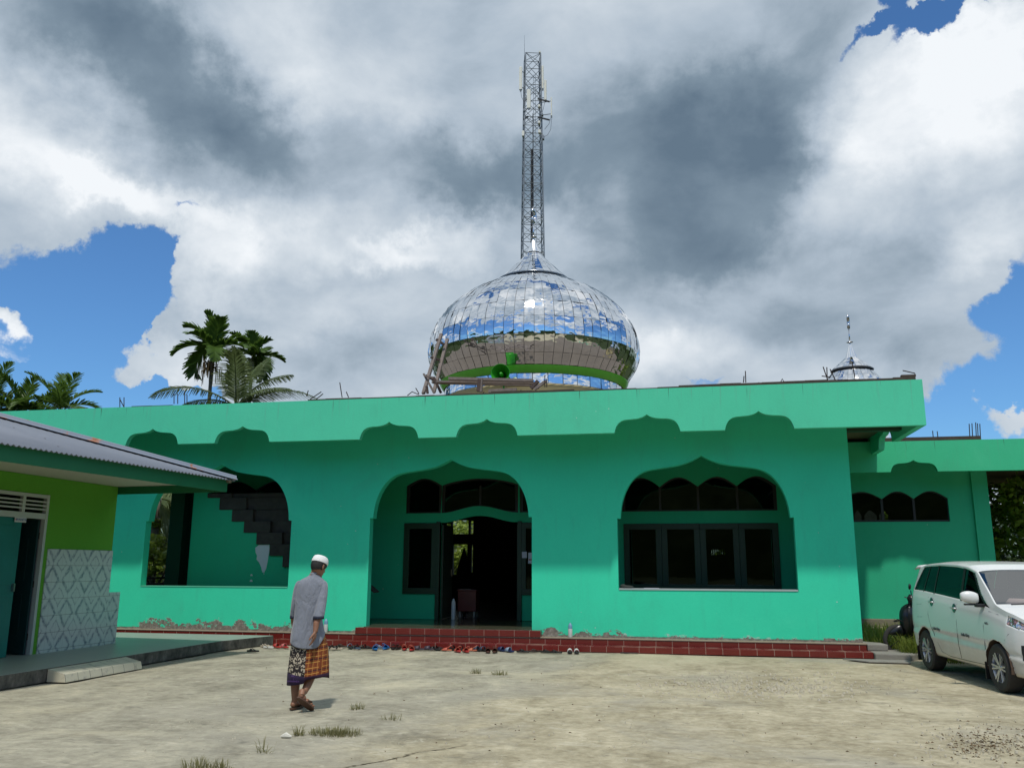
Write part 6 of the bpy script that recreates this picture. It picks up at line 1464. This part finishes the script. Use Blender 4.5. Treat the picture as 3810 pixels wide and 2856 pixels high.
M_pk = simple('purple_sarong_print', (.10, .045, .18), .8)
for t_, zz, s_ in (('NO', 1252, .030), ('1', 1274, .026), ('SAMARINDA', 1296, .026)):
    px = 222; q = H(px, zz, 0); u = (q.x-(xx(171)+xx(540))/2)/((xx(540)-xx(171))/2); yy_ = .02-.158*(1-abs(u)**2.2)**(1/2.2)-.012
    Mt = MM @ Matrix.Translation((q.x, yy_, q.z)) @ Matrix.Rotation(R_(-22), 4, 'Z') @ Matrix(((1,0,0,0),(0,0,-1,0),(0,1,0,0),(0,0,0,1))); textmesh(t_, s_, M_pk, 'lettering', Mt, sa, .001)
# thongs
M_th = simple('brown_rubber_thong', (.085, .040, .022), .6, var=.2)
def thong_worn(heel, toe, upv, name='flip_flop'):
    d = (toe-heel); Lf = d.length+.055; d = d.normalized(); u = (upv-d*upv.dot(d)).normalized(); s_ = d.cross(u); h0_ = heel-d*.035-u*.020; b = MB(); top = []; bot = []
    for i in range(26):
        a = 2*math.pi*i/26; t = .5-.5*math.cos(a); w_ = (.036+.012*t)*math.sin(a)/max(.55, abs(math.sin(a))**.35); p = h0_+d*Lf*t+s_*w_; bot.append(MM @ p); top.append(MM @ (p+u*.017))
    b.loft([bot, top]); o = b.build(name, M_th, man, bevel=.002)
    b = MB(); tp_ = heel+d*(Lf*.70)
    for sg_ in (-1, 1): b.tube([MM @ (tp_+u*.014), MM @ (tp_-d*.03+s_*sg_*.028+u*.040), MM @ (heel+d*Lf*.36+s_*sg_*.044+u*.012)], [.006, .009, .009], 8)
    b.build('strap', M_th, o, smooth=True)
thong_worn(LHe, LTo, Vector((0, 0, 1))); thong_worn(RHe, RTo, Vector((-.15, .3, 1)))
# ================================================================ footwear before the steps
pal = {'black': (.012,.011,.011), 'dark brown': (.035,.020,.014), 'brown': (.075,.030,.020), 'red': (.42,.035,.030), 'coral': (.50,.11,.07), 'orange': (.48,.13,.06), 'navy': (.012,.022,.085), 'slate blue': (.06,.09,.14), 'bright blue': (.02,.16,.42), 'white': (.60,.60,.58), 'beige': (.42,.36,.28), 'plum': (.05,.035,.05), 'light blue': (.22,.30,.40), 'pink': (.55,.14,.14)}
pm_ = {n: simple(n.replace(' ', '_')+'_rubber', c, .5, var=.15) for n, c in pal.items()}
def shoe(kind, u, v, c1, c2, rz, label, s_=1.0, name=None, y=None):
    p = P(u, v, Z=0); base = Vector((p.x, min(p.y, 16.52), 0)); t = thing(name or {'slide': 'slide_sandal', 'thong': 'flip_flop', 'clog': 'clog', 'strap': 'strap_sandal'}[kind], base, label, 'footwear', 'footwear left before the mosque steps', rz=rz)
    M = Matrix.Translation(base) @ Matrix.Rotation(rz, 4, 'Z'); L = .25*s_; b = MB(); rows = []
    for z_, q in ((0.0, .96), (.006, 1.0), (.024*s_, 1.0), (.028*s_, .96)):
        r = []
        for i in range(24):
            a = 2*math.pi*i/24; tt_ = -math.cos(a); w_ = (.040+.009*tt_)*s_*math.sin(a)/max(.5, abs(math.sin(a))**.4); r.append(M @ Vector((w_*q, tt_*L/2*q, z_+.004)))
        rows.append(r)
    b.loft(rows); b.build('sole', pm_[c1], t, smooth=False)
    z0_ = .026*s_; m2_ = pm_[c2]; y0_ = L*.10
    def band(ya, yb, h, n=12):
        bb_ = MB(); rr = []
        for i in range(n+1):
            a = math.pi*i/n; rr.append([M @ Vector((.047*s_*math.cos(a), ya, z0_-.012+h*math.sin(a)**.8)), M @ Vector((.049*s_*math.cos(a), yb, z0_-.012+h*.8*math.sin(a)**.8))])
        bb_.loft(rr, closed=False, cap=False); o = bb_.build('strap', m2_, t, smooth=True); o.modifiers.new('s', 'SOLIDIFY').thickness = .005
    if kind == 'slide': band(-.01, L*.36, .075*s_)
    elif kind == 'strap': band(L*.10, L*.32, .06*s_, 10); band(-L*.12, -L*.02, .08*s_, 10)
    elif kind == 'thong':
        bb_ = MB()
        for sg_ in (-1, 1): bb_.tube([M @ Vector((0, L*.32, z0_)), M @ Vector((sg_*.026*s_, L*.16, z0_+.030)), M @ Vector((sg_*.043*s_, -L*.10, z0_))], [.006, .009, .008], 6)
        bb_.build('strap', m2_, t, smooth=True)
    else:
        bb_ = MB(); rr = []
        for i in range(8):
            f = i/7; y_ = L*(-.08+.54*f); w_ = .050*s_*math.sqrt(max(.01, 1-(f**3)*.98)); h_ = .070*s_*(1-f*.45)*math.sqrt(max(.02, 1-f**5)); rr.append([M @ Vector((w_*math.cos(a), y_, z0_-.014+h_*max(0, math.sin(a)))) for a in [math.pi*q/12 for q in range(13)]])
        bb_.loft(rr, closed=False, cap=False); o = bb_.build('upper', m2_, t, smooth=True); o.modifiers.new('s', 'SOLIDIFY').thickness = .005
        bb_ = MB(); bb_.tube([M @ Vector((.048*s_*math.cos(a), -L*.10-.10*s_*abs(math.sin(a)), z0_+.030+.055*math.sin(a))) for a in [math.pi*q/10 for q in range(11)]], .006, 6); bb_.build('heel_strap', m2_, t, smooth=True)
    return t
Q2 = lambda x, y: ((850+x/2.949)/1.7224, (2330+y/2.949)/1.7224)
Q3 = lambda x, y: ((1500+x/2.949)/1.7224, (2330+y/2.949)/1.7224)
FW = [ # kind, map, x, y, sole, strap, turn, label
 ('slide', Q2, 78, 218, 'black', 'dark brown', .3, 'leftmost dark slide beside the end of the porch kerb'),
 ('thong', Q2, 150, 216, 'black', 'black', 1.2, 'black flip-flop second from the porch kerb'),
 ('slide', Q2, 246, 217, 'black', 'black', .2, 'left one of the two thick black slides near the porch'),
 ('slide', Q2, 312, 216, 'black', 'black', -.1, 'right one of the two thick black slides near the porch'),
 ('thong', Q2, 270, 277, 'black', 'black', 1.3, 'lone black flip-flop lying in front of the others'),
 ('thong', Q2, 398, 226, 'beige', 'beige', .9, 'beige flip-flop right of the thick black slides'),
 ('thong', Q2, 440, 236, 'white', 'beige', 1.1, 'whitish flip-flop touching the red slipper'),
 ('slide', Q2, 535, 232, 'red', 'red', .9, 'red slipper left of the pink flowered one'),
 ('slide', Q2, 618, 234, 'red', 'pink', .8, 'red slipper with pale pink bow beside the man'),
 ('strap', Q2, 1120, 252, 'beige', 'black', 1.0, 'black strap sandal with pale sole right beside the man'),
 ('strap', Q2, 1196, 250, 'beige', 'black', 1.1, 'black and white strap sandal second right of the man'),
 ('thong', Q2, 1236, 226, 'dark brown', 'dark brown', 1.2, 'thin dark flip-flop close to the step right of the man'),
 ('slide', Q2, 1332, 236, 'black', 'light blue', .3, 'pale blue grey slide standing alone on the left'),
 ('strap', Q2, 1398, 246, 'slate blue', 'black', .9, 'dark strap sandal just right of the pale blue slide'),
 ('strap', Q2, 1480, 244, 'black', 'dark brown', 1.0, 'dark strap sandal in the middle of the black trio'),
 ('thong', Q2, 1538, 246, 'black', 'black', 1.2, 'black flip-flop at the end of the dark trio'),
 ('clog', Q2, 1608, 254, 'bright blue', 'bright blue', .4, 'left one of the two bright blue clogs'),
 ('thong', Q2, 1664, 240, 'slate blue', 'light blue', 1.3, 'grey blue flip-flop between the bright blue clogs'),
 ('clog', Q2, 1728, 246, 'bright blue', 'bright blue', -.3, 'right one of the two bright blue clogs'),
 ('strap', Q2, 1806, 246, 'black', 'dark brown', .2, 'left dark brown sandal right of the blue clogs'),
 ('strap', Q2, 1862, 246, 'black', 'dark brown', -.2, 'right dark brown sandal right of the blue clogs'),
 ('clog', Q2, 1930, 254, 'red', 'coral', .1, 'left red clog with a heel strap raised beside the brown sandals'),
 ('clog', Q2, 2012, 262, 'red', 'coral', -.1, 'right red clog with a raised heel strap beside a plum slipper'),
 ('slide', Q2, 2090, 258, 'plum', 'plum', 1.5, 'plum slipper lying sideways right of the red clogs'),
 ('slide', Q3, 288, 258, 'plum', 'plum', 1.5, 'plum slipper lying sideways left of black strap sandals'),
 ('strap', Q3, 348, 258, 'black', 'black', 1.2, 'black strap sandal among dark ones below the door steps'),
 ('thong', Q3, 410, 256, 'dark brown', 'black', 1.1, 'dark flip-flop left of the orange slipper'),
 ('clog', Q3, 478, 264, 'orange', 'coral', 1.3, 'orange child slipper left of the large red clogs'),
 ('slide', Q3, 546, 256, 'black', 'black', .4, 'black slide tucked left of the large red clogs'),
 ('clog', Q3, 598, 276, 'red', 'coral', .5, 'left one of the large red clogs below the door'),
 ('slide', Q3, 646, 248, 'black', 'black', .2, 'black slide tucked behind the large red clogs'),
 ('clog', Q3, 688, 280, 'red', 'coral', .5, 'right one of the large red clogs below the door'),
 ('clog', Q3, 752, 268, 'orange', 'orange', 1.5, 'orange child slipper right of the large red clogs'),
 ('slide', Q3, 816, 266, 'black', 'slate blue', .7, 'left slate blue slide below the door'),
 ('slide', Q3, 880, 266, 'black', 'slate blue', .4, 'right slate blue slide below the door'),
 ('clog', Q3, 930, 284, 'brown', 'brown', .1, 'left brown clog with raised heel strap'),
 ('clog', Q3, 1006, 284, 'brown', 'brown', -.1, 'right brown clog with raised heel strap'),
 ('slide', Q3, 1088, 270, 'navy', 'navy', .8, 'left navy slide with its pair beside it'),
 ('slide', Q3, 1168, 278, 'navy', 'light blue', .7, 'right navy slide with a pale strap edge'),
 ('thong', Q3, 1315, 284, 'black', 'black', 1.3, 'black flip-flop with ankle strings right of the navy slides'),
 ('thong', Q3, 1450, 280, 'dark brown', 'dark brown', 1.9, 'dark brown flip-flop standing alone right of the stringed one'),
 ('thong', Q3, 1575, 288, 'black', 'black', 1.1, 'left black flip-flop of the pair before the black and white slides'),
 ('thong', Q3, 1672, 292, 'black', 'black', 1.3, 'right black flip-flop of the pair before the black and white slides'),
 ('slide', Q3, 1828, 290, 'black', 'white', 3.14, 'left black and white slide of the rightmost pair'),
 ('slide', Q3, 1902, 292, 'black', 'white', 3.14, 'right black and white slide of the rightmost pair')]
for kd_, mp, x, y, c1, c2, rz_, lab in FW: shoe(kd_, *mp(x, y), c1, c2, rz_-va*.4, lab, .82 if 'child' in lab else 1.0)
# ================================================================ bottles, furniture in the doorway
M_btl = simple('white_bottle_plastic', (.62, .64, .62), .4, var=.04); M_btb = simple('blue_bottle_cap', (.16, .30, .42), .4)
def bottle(p, label, h=.27, r=.042, blue=True):
    t = thing('spray_bottle', p, label, 'bottle', 'white bottles standing about the mosque'); b = MB(); b.lathe([(r*.9, 0), (r, .01), (r, h*.56), (r*.99, h*.60)], p, 20, cap=True); b.build('bottle_body', M_btl, t, autosmooth=.7)
    b = MB(); b.lathe([(r*.97, h*.602), (r*.96, h*.80), (r*.70, h*.90), (r*.42, h*.94), (r*.42, h), (.002, h)], p, 20); b.build('cap', M_btb if blue else M_btl, t, smooth=True)
y_ = 17.06
p = P(1232, 1378, Y=y_); bottle(Vector((p.x, y_, .226)), 'white bottle with a blue cap on the ledge right of the door steps')
p = P(703, 1372, Y=y_); bottle(Vector((p.x, y_, .226)), 'white bottle with a blue cap on the ledge behind the man')
p = P(979, 1338, Y=19.75); bottle(Vector((p.x, 19.75, .365)), 'tall white bottle just inside the open door', .46, .05, False)
M_maho = simple('red_brown_varnish', (.16, .030, .018), .35, var=.25, nscale=5)
a = P(988, 1330, Y=20.6); c = P(1028, 1276, Y=20.6); pc = thing('wooden_box', ((a.x+c.x)/2, 20.6, .364), 'red brown varnished donation box inside the open door', 'box')
b = MB(); b.box(a.x, c.x, 20.6, 21.0, .50, c.z); b.build('cabinet', M_maho, pc, bevel=.01); b = MB(); b.box(a.x-.03, c.x+.02, 20.57, 21.03, c.z+.001, c.z+.03); b.build('top', M_maho, pc, bevel=.006)
for sx in (a.x+.03, c.x-.07): 
    for sy in (20.63, 20.93): b = MB(); b.box(sx, sx+.04, sy, sy+.04, .366, .499); b.build('leg', simple('pale_wood_leg', (.35, .33, .27), .6), pc)
# silhouette of the lectern microphone stand against the far window
p = P(1002, 1235, Y=27); mk = thing('draped_stand', (p.x, 27, .364), 'dark draped stand silhouetted against the far hall window', 'stand')
b = MB(); q = P(1000, 1186, Y=27); b.lathe([(.30, .366), (.28, 1.0), (.20, q.z-.55), (.12, q.z-.28), (.03, q.z)], (p.x, 27, 0), 14); b.build('drape', M_dark, mk, smooth=True); b = MB(); b.tube([(p.x, 27, q.z-.05), (p.x, 27, q.z+.05)], .02, 6); b.build('pole', M_dark, mk)
# board leaning on the left reveal of the door arch
p = XZ(789, 1330, 17.9); lb = thing('notice_board', (p[0]+.1, 17.9, .366), 'grey board with a small pitched top standing behind the left side of the door arch', 'board')
b = MB(); b.box(p[0]-.1, p[0]+.12, 17.75, 17.80, .37, 1.05); b.build('panel', simple('grey_board', (.25, .30, .33), .7), lb); b = MB(); b.add([(p[0]-.1, 17.70, 1.30), (p[0]+.26, 17.70, 1.02), (p[0]+.26, 18.0, 1.02), (p[0]-.1, 18.0, 1.30), (p[0]-.1, 17.70, 1.26), (p[0]+.24, 17.70, 1.0), (p[0]+.24, 18.0, 1.0), (p[0]-.1, 18.0, 1.26)], [(0,1,2,3), (7,6,5,4), (0,4,5,1), (1,5,6,2), (2,6,7,3), (3,7,4,0)]); b.build('pitched_top', M_dark, lb)
# litter on the right window sill
p = P(1350, 1268, Y=17.25); sb = thing('cloth_bundle', (p.x, 17.25, 1.151), 'small dark cloth bundle on the left end of the right window sill', 'cloth')
b = MB(); ellipsoid(b, Vector((p.x+.04, 17.25, 1.17)), (.13, .06, .035)); ellipsoid(b, Vector((p.x-.03, 17.25, 1.19)), (.06, .05, .035)); b.build('cloth', M_dark, sb, smooth=True)
b = MB(); q = P(1408, 1270, Y=17.22); b.box(q.x-.15, q.x+.14, 17.19, 17.25, 1.151, 1.158); tag(b.build('paper_scrap', M_paper), 'crumpled pale paper lying on the right window sill', 'paper')
